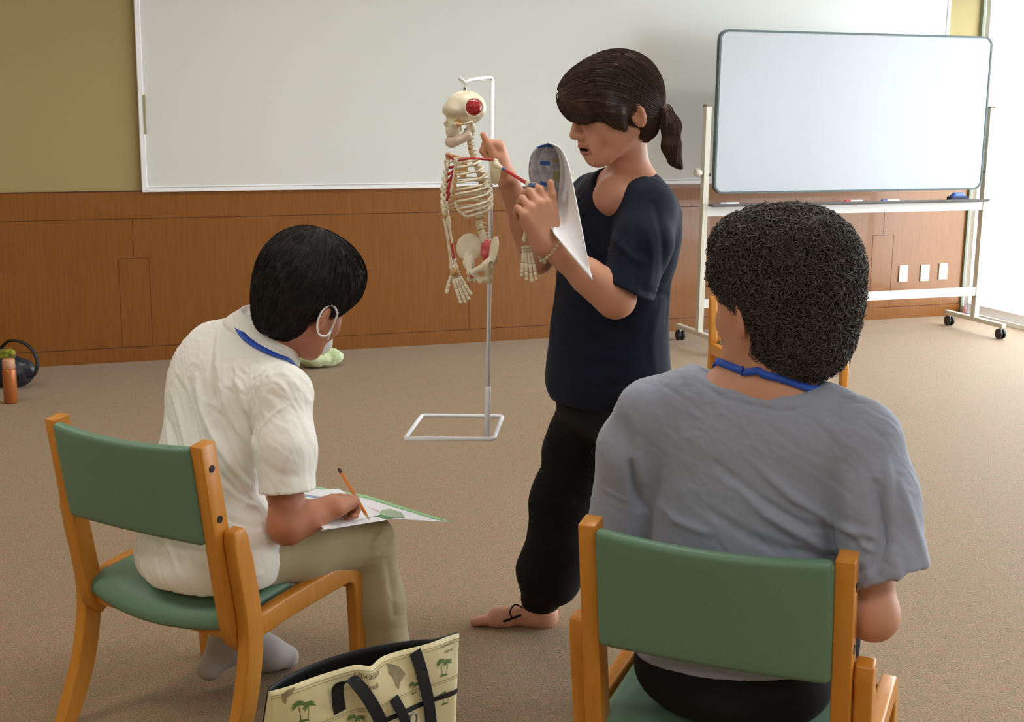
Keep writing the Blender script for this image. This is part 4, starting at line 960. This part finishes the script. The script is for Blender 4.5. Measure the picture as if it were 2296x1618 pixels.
# spine
def vertebra(c, up, r, proc, m=BONE):
    b = MB(); n = nrm(up); b.tube([c-n*r*.62, c-n*r*.55, c, c+n*r*.55, c+n*r*.62], [r*.85, r, r*.86, r, r*.85], 12)
    b.tube([c-FS*r*.7, c-FS*(r+proc)-Zv*proc*.45], [r*.32, r*.18], 6)
    for s in (-1, 1): b.tube([c-FS*r*.5, c-FS*r*.8+LS*s*(r+proc*.7)], [r*.30, r*.2], 6)
    return b.out('vertebra', m, sk, True)
NV = 24; vts = [spn((i+.5)/NV) for i in range(NV)]
for i, c in enumerate(vts):
    up_ = vts[max(i-1, 0)]-vts[min(i+1, NV-1)]; r_ = .0062+.0048*i/NV; vertebra(c, up_, r_, .009)
    if i < NV-1:
        d_ = (vts[i+1]-c)/2; MB().tube([c+d_*.78, c+d_*1.22], [r_*.93, r_*.93], 12).out('disc', CART, sk, True)
MB().tube([P(1044, 288, 3.345), P(1046, 304, 3.345)], [.0035, .0035], 8).out('vertebral_artery', BLUP, sk, True)
# ribs
ribs = []
for i in range(12):
    c = vts[7+i] if 7+i < NV else vts[-1]; t_ = i/11
    c = spn(.30+.33*t_); aw = [.030, .042, .050, .056, .060, .063, .065, .066, .066, .065, .058, .050][i]; dp = [.030, .040, .047, .052, .055, .057, .058, .058, .057, .055, .048, .040][i]
    drop = [.010, .014, .017, .020, .022, .025, .028, .032, .036, .034, .022, .014][i]; end = [150, 155, 158, 160, 162, 163, 163, 158, 150, 140, 100, 75][i]
    for s in (-1, 1):
        pts = []
        for k in range(15):
            th = math.radians(end*k/14); pts.append(c+FS*dp-FS*dp*math.cos(th)+LS*s*aw*math.sin(th)*(1 if th < 1.57 else .5+.5*math.sin(th)+.12)+Zv*(.006*math.sin(th)-drop*(1-math.cos(th))/2*1.15))
        MB().tube(pts, [.0032]+[.0040]*13+[.0034], 8, flat=.60).out('rib', BONE, sk, True); ribs.append((i, s, pts[-1]))
stt = spn(.30)+FS*.062-Zv*.006; stb = stt+FS*.016-Zv*.072
v = Vol(); v.cap(stt, stt-Zv*.014, .0075, .006, .004).cap(stt-Zv*.014, stb, .0055, .0055, .004).cap(stb, stb-Zv*.012, .004, .002, .003)
V, F = v.mesh(.0012); mesh('sternum', V, F, BONE, sk)
for i, s, e_ in ribs:
    if i < 7:
        tgt = stt+(stb-stt)*(i/7.0)+LS*s*.005; MB().tube([e_, (e_+tgt)/2-Zv*.002, tgt], .0034, 8).out('rib_cartilage', REDP if s < 0 and i in (1, 3, 5) else (BONE if i < 2 else CART if s > 0 else REDP), sk, True)
    elif i < 10:
        tgt = [q for q in ribs if q[0] == i-1 and q[1] == s][0][2]; MB().tube([e_, (e_*.5+tgt*.5)-Zv*.003, tgt], .0034, 8).out('rib_cartilage', BONE, sk, True)
# shoulder girdle
shR = P(1003, 352, 3.44); shL = P(1110, 366, 3.33)
for s, sh in ((1, shL), (-1, shR)):
    MB().tube(catmull([stt+LS*s*.008+Zv*.004, stt*.5+sh*.5+FS*.014+Zv*.010, sh+Zv*.008], 5), .0028, 8).out('clavicle', REDP, sk, True, label='clavicle painted red')
    v = Vol(); bk = sh-FS*.030; ins = bk-LS*s*.038
    v.ell(bk-LS*s*.026-Zv*.026, (.017, .0028, .030), (LS, FS, Zv), .006); v.cap(ins-Zv*.004, sh+Zv*.006, .004, .005, .006); v.ell(sh-FS*.004, (.007, .007, .010), None, .006)
    V, F = v.mesh(.0015); mesh('scapula', V, F, CART if s < 0 else BONE, sk)
def bone(a, b, r, e0, e1, nm='bone', m=BONE, paint=()):
    a, b = np.array(a), np.array(b); L = b-a; k = MB(); n = 12; 
    ts = [0, .03, .08, .14, .22, .3, .5, .7, .78, .86, .92, .97, 1]; pr = [e0*.6, e0, e0*.9, r*1.3, r*1.05, r, r*.95, r, r*1.05, r*1.3, e1*.9, e1, e1*.6]
    k.tube([a+L*t for t in ts], pr, n)
    F_ = k.F; mats_ = [m, REDP, BLUP]
    for (t0, t1, mi) in paint:
        for j in range(12):
            tm = (ts[j]+ts[j+1])/2
            if t0 <= tm <= t1:
                for q in range(n): k.M[j*n+q] = mi
    return k.out(nm, mats_, sk, True)
def bone_hand(w_, d, n_, side, nm='hand', sc=.5, m=BONE):
    d = nrm(d); n_ = nrm(np.array(n_)-d*np.dot(n_, d)); s_ = np.cross(d, n_)*side; k = MB()
    for i in range(8): k.tube([w_+(s_*(-.018+.012*(i % 4))+d*(.006+.014*(i//4)))*sc-n_*.004, w_+(s_*(-.018+.012*(i % 4))+d*(.006+.014*(i//4)))*sc+n_*.004], [.010*sc, .0095*sc], 7)
    for (b0, L, an) in ((.026, (.060, .040, .025, .018), .10), (.009, (.058, .045, .028, .018), .02), (-.009, (.054, .042, .026, .018), -.06), (-.024, (.050, .033, .020, .016), -.16)):
        dr = nrm(d+s_*an); p = w_+(d*.030+s_*b0*.8)*sc
        for j, l_ in enumerate(L):
            q = p+dr*l_*sc; g = dr*.0022*sc; k.tube([p, p+(q-p)*.15, p+(q-p)*.5, q-(q-p)*.15, q-g], [.0085*sc, .0105*sc, .0080*sc, .0100*sc, .0070*sc], 7); p = q; dr = nrm(dr+n_*.08)
    dr = nrm(d*.75+s_*.66); p = w_+(d*.012+s_*.026)*sc
    for l_ in (.044, .032, .024):
        q = p+dr*l_*sc; k.tube([p, p+(q-p)*.15, p+(q-p)*.5, q-(q-p)*.15, q], [.009*sc, .0105*sc, .0082*sc, .010*sc, .007*sc], 7); p = q; dr = nrm(dr+d*.15)
    return k.out(nm, m, sk, True)
# right arm hanging
e_ = P(1000, 484, 3.47); w_ = P(1019, 606, 3.45)
bone(shR-Zv*.006, e_, .0042, .0085, .0080, 'humerus'); bone(e_+LS*.006, w_+LS*.007, .0030, .0060, .0058, 'ulna', paint=((.5, .75, 1),)); bone(e_-LS*.007, w_-LS*.008, .0032, .0058, .0066, 'radius')
MB().tube([e_-Zv*.004, e_+Zv*.006], [.0105, .0085], 10).out('elbow_joint', CART, sk, True); MB().tube([w_+Zv*.004, w_-Zv*.012], [.011, .012], 10).out('wrist_joint', CART, sk, True)
bone_hand(w_-Zv*.006, P(1044, 665, 3.43)-w_, (.3, -.9, .1), 1, 'hand', .48)
# left arm lifted by the elbow
e2 = P(1194, 418, 3.19); w2 = P(1181, 548, 3.165)
bone(shL-Zv*.002, e2, .0042, .0090, .0085, 'humerus', paint=((.2, .28, 2), (.28, .85, 1)))
MB().tube([e2-LS*.006, e2+LS*.008], [.009, .009], 10).out('elbow_joint', BLUP, sk, True)
bone(e2+np.array([-.006, 0, -.008]), w2+np.array([-.006, 0, .006]), .0030, .0062, .0055, 'radius', paint=((0, .15, 1),)); bone(e2+np.array([.008, 0, -.008]), w2+np.array([.007, 0, .006]), .0030, .0065, .0050, 'ulna')
bone_hand(w2-Zv*.004, P(1186, 606, 3.16)-w2, (0, -1, .1), -1, 'hand', .48)
# pelvis
pc = P(1088, 560, 3.385)
v = Vol(); v.ell(pc-FS*.006+Zv*.002, (.019, .010, .024), (LS, FS, Zv), .006); v.cap(pc-Zv*.012, pc-Zv*.040-FS*.004, .009, .003, .01)
V, F = v.mesh(.0015); mesh('sacrum', V, F, mat('sacrum_pinkish_red', srgb(212, 92, 92), .4), sk)
for s in (-1, 1):
    v = Vol(); wc = pc+LS*s*.042+FS*.014+Zv*.004; wx = nrm(LS*s*.75+FS*.45); wz = nrm(Zv*.95+LS*s*.35); wn_ = nrm(np.cross(wx, wz)); wz = np.cross(wn_, wx)
    v.ell(wc, (.034, .0048, .036), (wx, wn_, wz), .006)
    ac = pc+LS*s*.034+FS*.026-Zv*.032; pu = pc+LS*s*.006+FS*.052-Zv*.050; isc = pc+LS*s*.026+FS*.016-Zv*.072
    v.chain([wc-Zv*.02, ac, pu], [.010, .010, .0062], .012); v.chain([ac, isc, isc+FS*.02-LS*s*.008, pu-Zv*.004], [.010, .0080, .0060, .0052], .01)
    v.ell(ac+LS*s*.014, (.009, .009, .009), None, .004, -1); V, F = v.mesh(.0015); mesh('hip_bone', V, F, BONE, sk)
MB().tube(catmull([pc+LS*.012+FS*.036-Zv*.066, pc+FS*.050-Zv*.064, pc-LS*.02+FS*.040-Zv*.060, pc-LS*.045+FS*.02-Zv*.05], 4), .0028, 8).out('muscle_mark', REDP, sk, True)
for k in range(4):
    a = pc+LS*.012-Zv*(.000+.008*k)-FS*.004; MB().tube(catmull([a, a+LS*.010-FS*.004, a+LS*.022-FS*.006-Zv*.004], 3), .0016, 6).out('sacral_nerve', YEL, sk, True)
# ---------------------------------------------------------------- papers the standing person holds
lay = lambda L, Y: [P(u, v_, y) for (u, v_), y in zip(L, Y)]
Ll = lay([(1222, 323), (1203, 331), (1190, 352), (1186, 385), (1192, 420), (1206, 458), (1222, 485), (1240, 519)], [3.22, 3.20, 3.19, 3.19, 3.195, 3.20, 3.195, 3.112])
Rr = lay([(1232, 321), (1250, 332), (1262, 358), (1264, 398), (1259, 440), (1252, 474), (1246, 500), (1241, 522)], [3.23, 3.24, 3.245, 3.24, 3.225, 3.20, 3.165, 3.110])
Ee = lay([(1240, 322), (1261, 336), (1276, 374), (1288, 430), (1300, 490), (1311, 545), (1320, 590), (1329, 629)], [3.22, 3.21, 3.18, 3.15, 3.12, 3.10, 3.09, 3.08])
def dens(L): return catmull(L, 4)
Ll, Rr, Ee = dens(Ll), dens(Rr), dens(Ee); G_ = []
for qi, (a, b_, c_) in enumerate(zip(Ll, Rr, Ee)):
    row = []; qf = (1-qi/(len(Ll)-1))**.6
    for k in range(11):
        t = k/10; row.append(a+(b_-a)*t+np.array([0, .045*qf*math.sin(math.pi*t)**.8, 0]))
    for k in range(1, 9):
        t = k/8; row.append(b_+(c_-b_)*t+np.array([0, -.010*math.sin(math.pi*t), 0]))
    G_.append(row)
PW = mat('paper_white', srgb(246, 246, 250), .6); PP = mat('printed_side', srgb(178, 176, 182), .6, noise=(70, srgb(150, 146, 156), .08)); PB = mat('print_blue', srgb(48, 92, 160), .6); PG = mat('print_olive', srgb(150, 150, 96), .6)
g_ = MB().grid(G_); nr, ncl = len(G_), len(G_[0])
for i in range(nr-1):
    for j in range(ncl-1):
        k = i*(ncl-1)+j; g_.M[k] = 0 if j >= 9 else 1
        if j < 9 and 1 <= i <= 3: g_.M[k] = 2
        if j in (3, 4, 5) and i in (9, 14): g_.M[k] = 2
        if j in (7, 8) and i in (8, 11, 12): g_.M[k] = 3
pp_ = g_.out('held_papers', [PW, PP, PB, PG], None, True, origin=P(1241, 522, 3.155)); tag(pp_, 'white papers printed in blue and grey, curled over in the standing person\'s hand', 'papers')
so = pp_.modifiers.new('thick', 'SOLIDIFY'); so.thickness = .0022; so.offset = 0
# ---------------------------------------------------------------- worksheets and pencil of the seated writer
def sheet(name, poly, off, mat_, lab, extra=None, curl=None):
    t = thing(name, lab, 'paper', tuple(Gp(*poly[0], off)), group='papers on the seated writer\'s lap')
    n = len(poly); V = [Gp(u, v_, off+(curl[i] if curl else 0)) for i, (u, v_) in enumerate(poly)]; V += [v_-Nn*.0008 for v_ in V]
    F = [tuple(range(n)), tuple(range(2*n-1, n-1, -1))]+[(i+n, (i+1) % n+n, (i+1) % n, i) for i in range(n)]
    MB().add(V, F).out('sheet', mat_, t)
    return t
GR = mat('green_print_border', srgb(150, 205, 140), .6)
t = sheet('worksheet', [(676, 1089), (705, 1090), (820, 1110), (1015, 1170), (965, 1167), (872, 1162), (790, 1166), (700, 1150)], .000, PW, 'green-bordered worksheet whose sharp corner sticks out past the knee')
def strip(par, pts, off, m_, nm):
    V = [Gp(u, v_, off) for u, v_ in pts]; n = len(V); V += [v_-Nn*.0006 for v_ in V]
    F = [tuple(range(n)), tuple(range(2*n-1, n-1, -1))]+[(i+n, (i+1) % n+n, (i+1) % n, i) for i in range(n)]; MB().add(V, F).out(nm, m_, par)
strip(t, [(820, 1109.5), (1015.5, 1170.2), (975, 1163), (822, 1116)], .0012, GR, 'printed_border')
strip(t, [(700, 1089.5), (820, 1109.5), (822, 1116), (700, 1092)], .0012, GR, 'printed_border')
strip(t, [(848, 1152), (856, 1143), (874, 1140), (900, 1148), (908, 1160), (875, 1160)], .0016, mat('grey_green_print', srgb(168, 184, 150), .6), 'printed_picture')
strip(t, [(818, 1133), (850, 1144), (846, 1149), (820, 1139)], .0016, mat('pink_print', srgb(226, 200, 190), .6), 'printed_picture')
t2 = sheet('worksheet', [(682, 1100), (760, 1095), (852, 1153), (800, 1166), (727, 1186), (690, 1150)], .0060, PW, 'white sheet under the writing hand')
strip(t2, [(684, 1108), (735, 1115), (733, 1119), (683, 1112)], .0070, mat('blue_rule', srgb(150, 172, 206), .6), 'printed_line')
t3 = sheet('worksheet', [(720, 1188), (790, 1160), (850, 1150), (884, 1160), (860, 1166)], .0036, PW, 'lower white sheet showing a thin edge along the thigh')
strip(t3, [(850, 1151), (884, 1160), (866, 1163), (838, 1156)], .0046, mat('deep_green_print', srgb(74, 142, 74), .6), 'printed_border')
# pencil in the hand
pa, pb2 = P(760, 1051, 3.20), P(806, 1128, 3.16)
dd = nrm(pb2-pa); L_ = .150
pc_ = thing('pencil', 'orange pencil with a dark end held in the writing hand', 'pencil', tuple(pa))
MB().tube([pa+dd*.012, pa+dd*(L_-.018)], .0040, 6).out('shaft', mat('pencil_orange', srgb(226, 130, 40), .4), pc_)
MB().tube([pa-dd*.001, pa+dd*.012], .0042, 10).out('dark_end', mat('pencil_dark', srgb(74, 48, 38), .5), pc_)
MB().tube([pa+dd*(L_-.018), pa+dd*L_], [.0040, .0006], 6).out('tip', mat('pencil_wood', srgb(214, 176, 128), .6), pc_)
# ---------------------------------------------------------------- tote bag
BTL = np.array([-.492, 2.582, .33]); BE = nrm([.378, .312, 0]); BN = nrm([.637, -.77, 0]); BW = .490
def bag_uv(u, v):       # where the line of sight meets the front panel: a (metres across), z
    d = _f + (u-1148)/FPX*R2 + (v-809)/FPX*D2; q = CAM+d*(((BTL-CAM)@BN)/(d@BN)); return (q-BTL)@BE, q[2]
def bag_pt(a, z, off=0):
    t = a/BW; w = 1-.0*z; h = max(0, z)/.33
    cx = (a-BW/2)*(1-.06*(1-h))+BW/2
    bul = .018*math.sin(math.pi*min(max(h, 0), 1))*math.sin(math.pi*min(max(t, 0), 1))+.004*math.sin(t*17+z*20)*(1 if 0 < t < 1 else 0)+.010*math.exp(-((t-.48)/.05)**2)*h
    return BTL*np.array([1, 1, 0])+BE*cx+BN*(bul+off)+Zv*(z-.008*math.exp(-((t-.5)/.05)**2)*h+.004*math.exp(-((t-.42)/.08)**2)*h)
bagt = thing('tote_bag', 'cream palm-print tote bag with black handles on the floor in the foreground', 'bag', tuple(BTL*np.array([1, 1, 0])+BE*.24))
CRM = mat('cream_coated_cotton', srgb(234, 226, 184), .38, spec=.5, noise=(9, srgb(220, 208, 156), .3), bump=(14, .2, .01)); BLK = mat('black_webbing', srgb(20, 20, 24), .8, bump=(900, .3, .001)); LIN = mat('black_lining', srgb(16, 17, 22), .6)
na, nz = 48, 20; gf = [[bag_pt(BW*i/na, .33*(1-j/nz)) for j in range(nz+1)] for i in range(na+1)]
fp = MB().grid(gf).out('front_panel', CRM, bagt, True); so = fp.modifiers.new('t', 'SOLIDIFY'); so.thickness = .003; so.offset = -1
def gap(t, h): return -(.004+.060*(math.sin(math.pi*min(1, max(0, t/.86)))**.7 if t < .86 else 0))*1.0-.10*(1-h)
gb = [[BTL*np.array([1, 1, 0])+BE*(BW*i/na)+BN*gap(i/na, 1-j/nz)+Zv*(.329*(1-j/nz)+.002) for j in range(nz+1)] for i in range(na+1)]
bp_ = MB().grid(gb).out('back_panel', LIN, bagt, True); so = bp_.modifiers.new('t', 'SOLIDIFY'); so.thickness = .003; so.offset = -1
for i_, nm in ((0, 'side_panel'), (na, 'side_panel')):
    MB().grid([gf[i_], [gf[i_][j]*.5+gb[i_][j]*.5+BE*(.012 if i_ else -.004)*math.sin(j/nz*3.1) for j in range(nz+1)], gb[i_]]).out(nm, CRM, bagt, True)
MB().add([gf[0][nz]+Zv*.003, gf[na][nz]+Zv*.003, gb[na][nz]+Zv*.003, gb[0][nz]+Zv*.003, gf[0][nz]+Zv*.001, gf[na][nz]+Zv*.001, gb[na][nz]+Zv*.001, gb[0][nz]+Zv*.001], BOXF).out('bottom', LIN, bagt)
def line_on(z0, z1, w_, m_, nm, off=.0015, a0=0, a1=1):
    k = MB(); k.grid([[bag_pt(BW*(a0+(a1-a0)*i/40), z0+(z1-z0)*i/40+w_*s_, off) for s_ in (-.5, .5)] for i in range(41)]); return k.out(nm, m_, fp, True)
ST = mat('stitch_olive', srgb(160, 152, 104), .7)
line_on(.319, .319, .0012, ST, 'stitch_line'); line_on(.313, .313, .0010, ST, 'stitch_line')
z1_ = bag_uv(821, 1574)[1]; z2_ = bag_uv(1040, 1509)[1]; zs = (z1_+z2_)/2; line_on(zs, zs, .0014, ST, 'stitch_line'); line_on(zs-.005, zs-.005, .001, ST, 'stitch_line')
z1_ = bag_uv(828, 1610)[1]; z2_ = bag_uv(1040, 1542)[1]; zp = (z1_+z2_)/2; line_on(zp, zp, .012, LIN, 'black_piping', .0025)
def poly_on(pts, m_, off=.0012): 
    return [bag_pt(a, z, off) for a, z in pts]
PGN = mat('palm_green', srgb(96, 124, 62), .6); PBR = mat('print_brown', srgb(112, 98, 60), .6); ISL = mat('island_grey_brown', srgb(158, 146, 108), .6, noise=(60, srgb(132, 124, 96), .2))
def palm(u, v, s=1.0, seed=0):
    a0, z0 = bag_uv(u, v); k = MB(); rng = random.Random(seed)
    def tri(pts, m_=0):
        V = [bag_pt(a, z, .0014) for a, z in pts]; k.add(V, [tuple(range(len(V)))], m_)
    for (dx, hh, lean) in ((-.004, .030, -.003), (.008, .024, .004)):
        bx, bz = a0+dx*s, z0-.022*s; tx, tz = bx+lean*s, bz+hh*s
        tri([(bx-.0008*s, bz), (bx+.0008*s, bz), (tx+.0005*s, tz), (tx-.0005*s, tz)], 1)
        for ang in (10, 45, 80, 115, 150, 185, -20, 215):
            L = (.013+.003*rng.random())*s; a1 = math.radians(ang+rng.uniform(-10, 10)); ex, ez = tx+L*math.cos(a1), tz+L*.75*math.sin(a1)-.003*s
            mx, mz = (tx+ex)/2, (tz+ez)/2+.003*s; px_, pz_ = -math.sin(a1)*.0022*s, math.cos(a1)*.0022*s
            tri([(tx, tz), (mx+px_, mz+pz_), (ex, ez), (mx-px_, mz-pz_)])
    tri([(a0-.010*s, z0-.024*s), (a0+.012*s, z0-.024*s), (a0+.006*s, z0-.020*s), (a0-.006*s, z0-.019*s)])
    k.out('palm_print', [PGN, PBR], fp)
for i, (u, v, s) in enumerate(((672, 1585, 1.25), (992, 1487, 1.1), (925, 1535, .7), (998, 1556, .85), (787, 1612, 1.0), (720, 1650, 1.1), (900, 1650, 1.1), (1010, 1640, 1.0))): palm(u, v, s, i)
def blob(pts, m_):
    P_ = [bag_uv(u, v) for u, v in pts]; V = [bag_pt(a, z, .0013) for a, z in P_]; MB().add(V, [tuple(range(len(V)))]).out('island_print', m_, fp)
blob([(865, 1485), (880, 1488), (893, 1492), (908, 1508), (900, 1518), (893, 1525), (889, 1540), (882, 1530), (878, 1515), (868, 1505), (870, 1495)], ISL)
blob([(660, 1537), (652, 1552), (640, 1562), (637, 1576), (630, 1572), (628, 1556), (640, 1545)], ISL)
def script_text(txt, u, v, size):
    cu = bpy.data.curves.new('script', 'FONT'); cu.body = txt; cu.size = size; cu.shear = .45; cu.resolution_u = 2; cu.space_character = .92
    to = bpy.data.objects.new('tmp_text', cu); COL.objects.link(to); me = bpy.data.meshes.new_from_object(to.evaluated_get(bpy.context.evaluated_depsgraph_get())); 
    a0, z0 = bag_uv(u, v); V = [bag_pt(a0+p.co.x, z0+p.co.y, .0014) for p in me.vertices]; F = [tuple(p.vertices) for p in me.polygons]
    bpy.data.objects.remove(to); k = mesh('script_lettering', V, F, PBR, fp, False); bpy.data.meshes.remove(me); return k
for u, v, z_ in ((784, 1523, 1.0), (984, 1452, .62)):
    script_text('Hawaiian', u, v, .020*z_); script_text('Islands', u+16*z_, v+18*z_, .018*z_)
def strap(pts, wd, nm='handle'):
    Q = [bag_pt(*bag_uv(u, v), off) for u, v, off in pts]; Q = catmull(Q, 6); m = MB(); n = len(Q); V = []
    for i in range(n):
        t = nrm(Q[min(i+1, n-1)]-Q[max(i-1, 0)]); b = BE-t*(BE@t); b = nrm(b) if np.linalg.norm(b) > .05 else BE; N_ = np.cross(t, b)
        for x_, y_ in ((-1, -1), (1, -1), (1, 1), (-1, 1)): V.append(Q[i]+b*wd/2*x_+N_*.0014*y_)
    F = [(3, 2, 1, 0), tuple(4*(n-1)+k for k in range(4))]
    for i in range(n-1):
        for k in range(4): F.append((4*i+k, 4*i+(k+1) % 4, 4*i+4+(k+1) % 4, 4*i+4+k))
    o = m.add(V, F).out(nm, BLK, bagt); return bevel(o, .001)
strap([(755, 1592, .003), (748, 1560, .012), (748, 1528, .022), (768, 1514, .040), (790, 1545, .050), (810, 1582, .048), (830, 1625, .040), (838, 1680, .025)], .030)
strap([(928, 1458, .003), (938, 1490, .004), (945, 1525, .008), (955, 1570, .010), (965, 1625, .008)], .030)
strap([(872, 1556, .004), (882, 1580, .010), (892, 1605, .012), (900, 1640, .010)], .025, 'closure_tab')
ra, rz_ = bag_uv(915, 1603); rg = [bag_pt(ra+.012*math.cos(a), rz_+.014*math.sin(a), .008) for a in np.linspace(0, 6.283, 17)]
MB().tube(rg, .0022, 8, False).out('ring', mat('pewter', srgb(120, 122, 124), .35, metal=.8), bagt, True)
# ---------------------------------------------------------------- towel, bottle and small bag on the floor
TW_ = mat('pale_green_towel', srgb(176, 192, 142), .9, noise=(26, srgb(206, 214, 176), .12), bump=(120, .5, .004)); v = Vol(); t0 = Gz(715, 822, 0)
L1 = np.array([-RD[0], -RD[1], 0])
v.ell(t0+L1*-.01+Zv*.055, (.125, .09, .060), (L1, -RN, Zv), .03); v.ell(t0-L1*.045+Zv*.095, (.075, .07, .058), (L1, -RN, Zv), .04); v.ell(t0+L1*.075+Zv*.055, (.065, .07, .052), (L1, -RN, Zv), .02)
v.ell(t0+L1*.012+Zv*.125, (.05, .05, .040), (L1, -RN, Zv), .03)
v.cap(t0+L1*.135+RN*.07+Zv*.035, t0-L1*.12+RN*.11+Zv*.005, .016, .008, .012, -1)
v.half((0, 0, .003), (0, 0, -1), .004)
V, F = v.mesh(.005); V = smoothv(V, F, 1); V = wrinkle(V, F, .012, 11); V = wrinkle(V, F, .003, 34); V[:, 2] = np.maximum(V[:, 2], .0005)
tw = mesh('towel', V, F, TW_, None, origin=t0); tag(tw, 'crumpled pale green patterned towel on the carpet by the wall', 'towel')
b0 = Gz(25, 903, 0); bt = thing('bottle', 'slim copper-coloured bottle with a paler cap at the left edge', 'bottle', tuple(b0))
MB().tube([b0+Zv*.001, b0+Zv*.006, b0+Zv*.165, b0+Zv*.176], [.029, .033, .033, .029], 24).out('body', mat('copper_lacquer', srgb(178, 104, 54), .35, metal=.3), bt, True)
MB().tube([b0+Zv*.176, b0+Zv*.180, b0+Zv*.218, b0+Zv*.224], [.029, .031, .030, .024], 24).out('cap', mat('copper_pale', srgb(196, 140, 108), .4), bt, True)
h0 = Gz(12, 893, 0)+np.array([-.06, .25, 0]); hb = thing('handbag', 'small black handbag with a yellow patch, behind the copper bottle', 'bag', tuple(h0))
v = Vol(); v.ell(h0+Zv*.085, (.13, .06, .085), None, .03); v.ell(h0+np.array([-.04, 0, .14]), (.08, .05, .05), None, .03); v.half((0, 0, .004), (0, 0, -1), .004)
V, F = v.mesh(.006); V = wrinkle(V, F, .008, 16); V[:, 2] = np.maximum(V[:, 2], .001)
mesh('bag_body', V, F, mat('black_shiny_cloth', srgb(24, 26, 34), .35, noise=(9, srgb(52, 56, 70), .2)), hb)
hh = h0+np.array([.05, -.01, 0]); MB().tube(catmull([hh+np.array([-.10, 0, .20]), hh+np.array([-.03, -.02, .255]), hh+np.array([.06, -.03, .235]), hh+np.array([.11, -.04, .16]), hh+np.array([.10, -.05, .09]), hh+np.array([.06, -.05, .07])], 6), .013, 8, flat=.6).out('handle', mat('black_strap', srgb(18, 18, 22), .6), hb, True)
V, F = gridbox(.15, .04, .05, .018, (8, 3, 3)); V = wrinkle(V+h0+np.array([-.03, -.035, .185]), np.array(F), .006, 30); mesh('yellow_scarf', V, F, mat('yellow_green_cloth', srgb(168, 162, 50), .8, noise=(30, srgb(90, 96, 34), .1)), hb, label='yellow and dark patterned cloth at the top')
# ---------------------------------------------------------------- soft bodies give way where they rest on something
from mathutils.bvhtree import BVHTree
bpy.context.view_layer.update()
def world_mesh(o):
    dg = bpy.context.evaluated_depsgraph_get(); e = o.evaluated_get(dg); me = e.to_mesh(); W = np.array(o.matrix_world)
    V = np.empty(len(me.vertices)*3); me.vertices.foreach_get('co', V); V = V.reshape(-1, 3)@W[:3, :3].T+W[:3, 3]; F = [tuple(p.vertices) for p in me.polygons]; e.to_mesh_clear(); return V, F
def all_parts(o):
    r = [o] if o.type == 'MESH' else []
    for c in o.children: r += all_parts(c)
    return r
def yield_to(soft, hard, off=.0012, deep=.07, names=None):
    blk = []
    for h in hard:
        for p in all_parts(h):
            if names and not any(p.name.startswith(n) for n in names): continue
            V, F = world_mesh(p); blk.append((BVHTree.FromPolygons([tuple(v) for v in V], F), V.min(0)-.004, V.max(0)+.004, p.name))
    for s in all_parts(soft):
        me = s.data; W = np.array(s.matrix_world); V = np.empty(len(me.vertices)*3, np.float32); me.vertices.foreach_get('co', V); V = V.reshape(-1, 3).astype(float)+W[:3, 3]; ch = 0
        for _ in range(2):
            for t, lo, hi, nm in blk:
                for i in np.nonzero(((V > lo) & (V < hi)).all(1))[0]:
                    q, n, _i, d = t.find_nearest(Vector(V[i]))
                    if q is None or d > deep: continue
                    dv = Vector(V[i])-q
                    if dv.dot(n) < 0 or d < off: 
                        V[i] = np.array(q+n*off); ch += 1
        if ch: me.vertices.foreach_set('co', (V-W[:3, 3]).astype(np.float32).ravel()); me.update()
yield_to(man, [c1], names=['seat', 'backrest']); yield_to(woman, [c2]); yield_to(teacher, [st, sk], off=.0008, deep=.03); yield_to(man, [pc_], off=.0006, deep=.02)
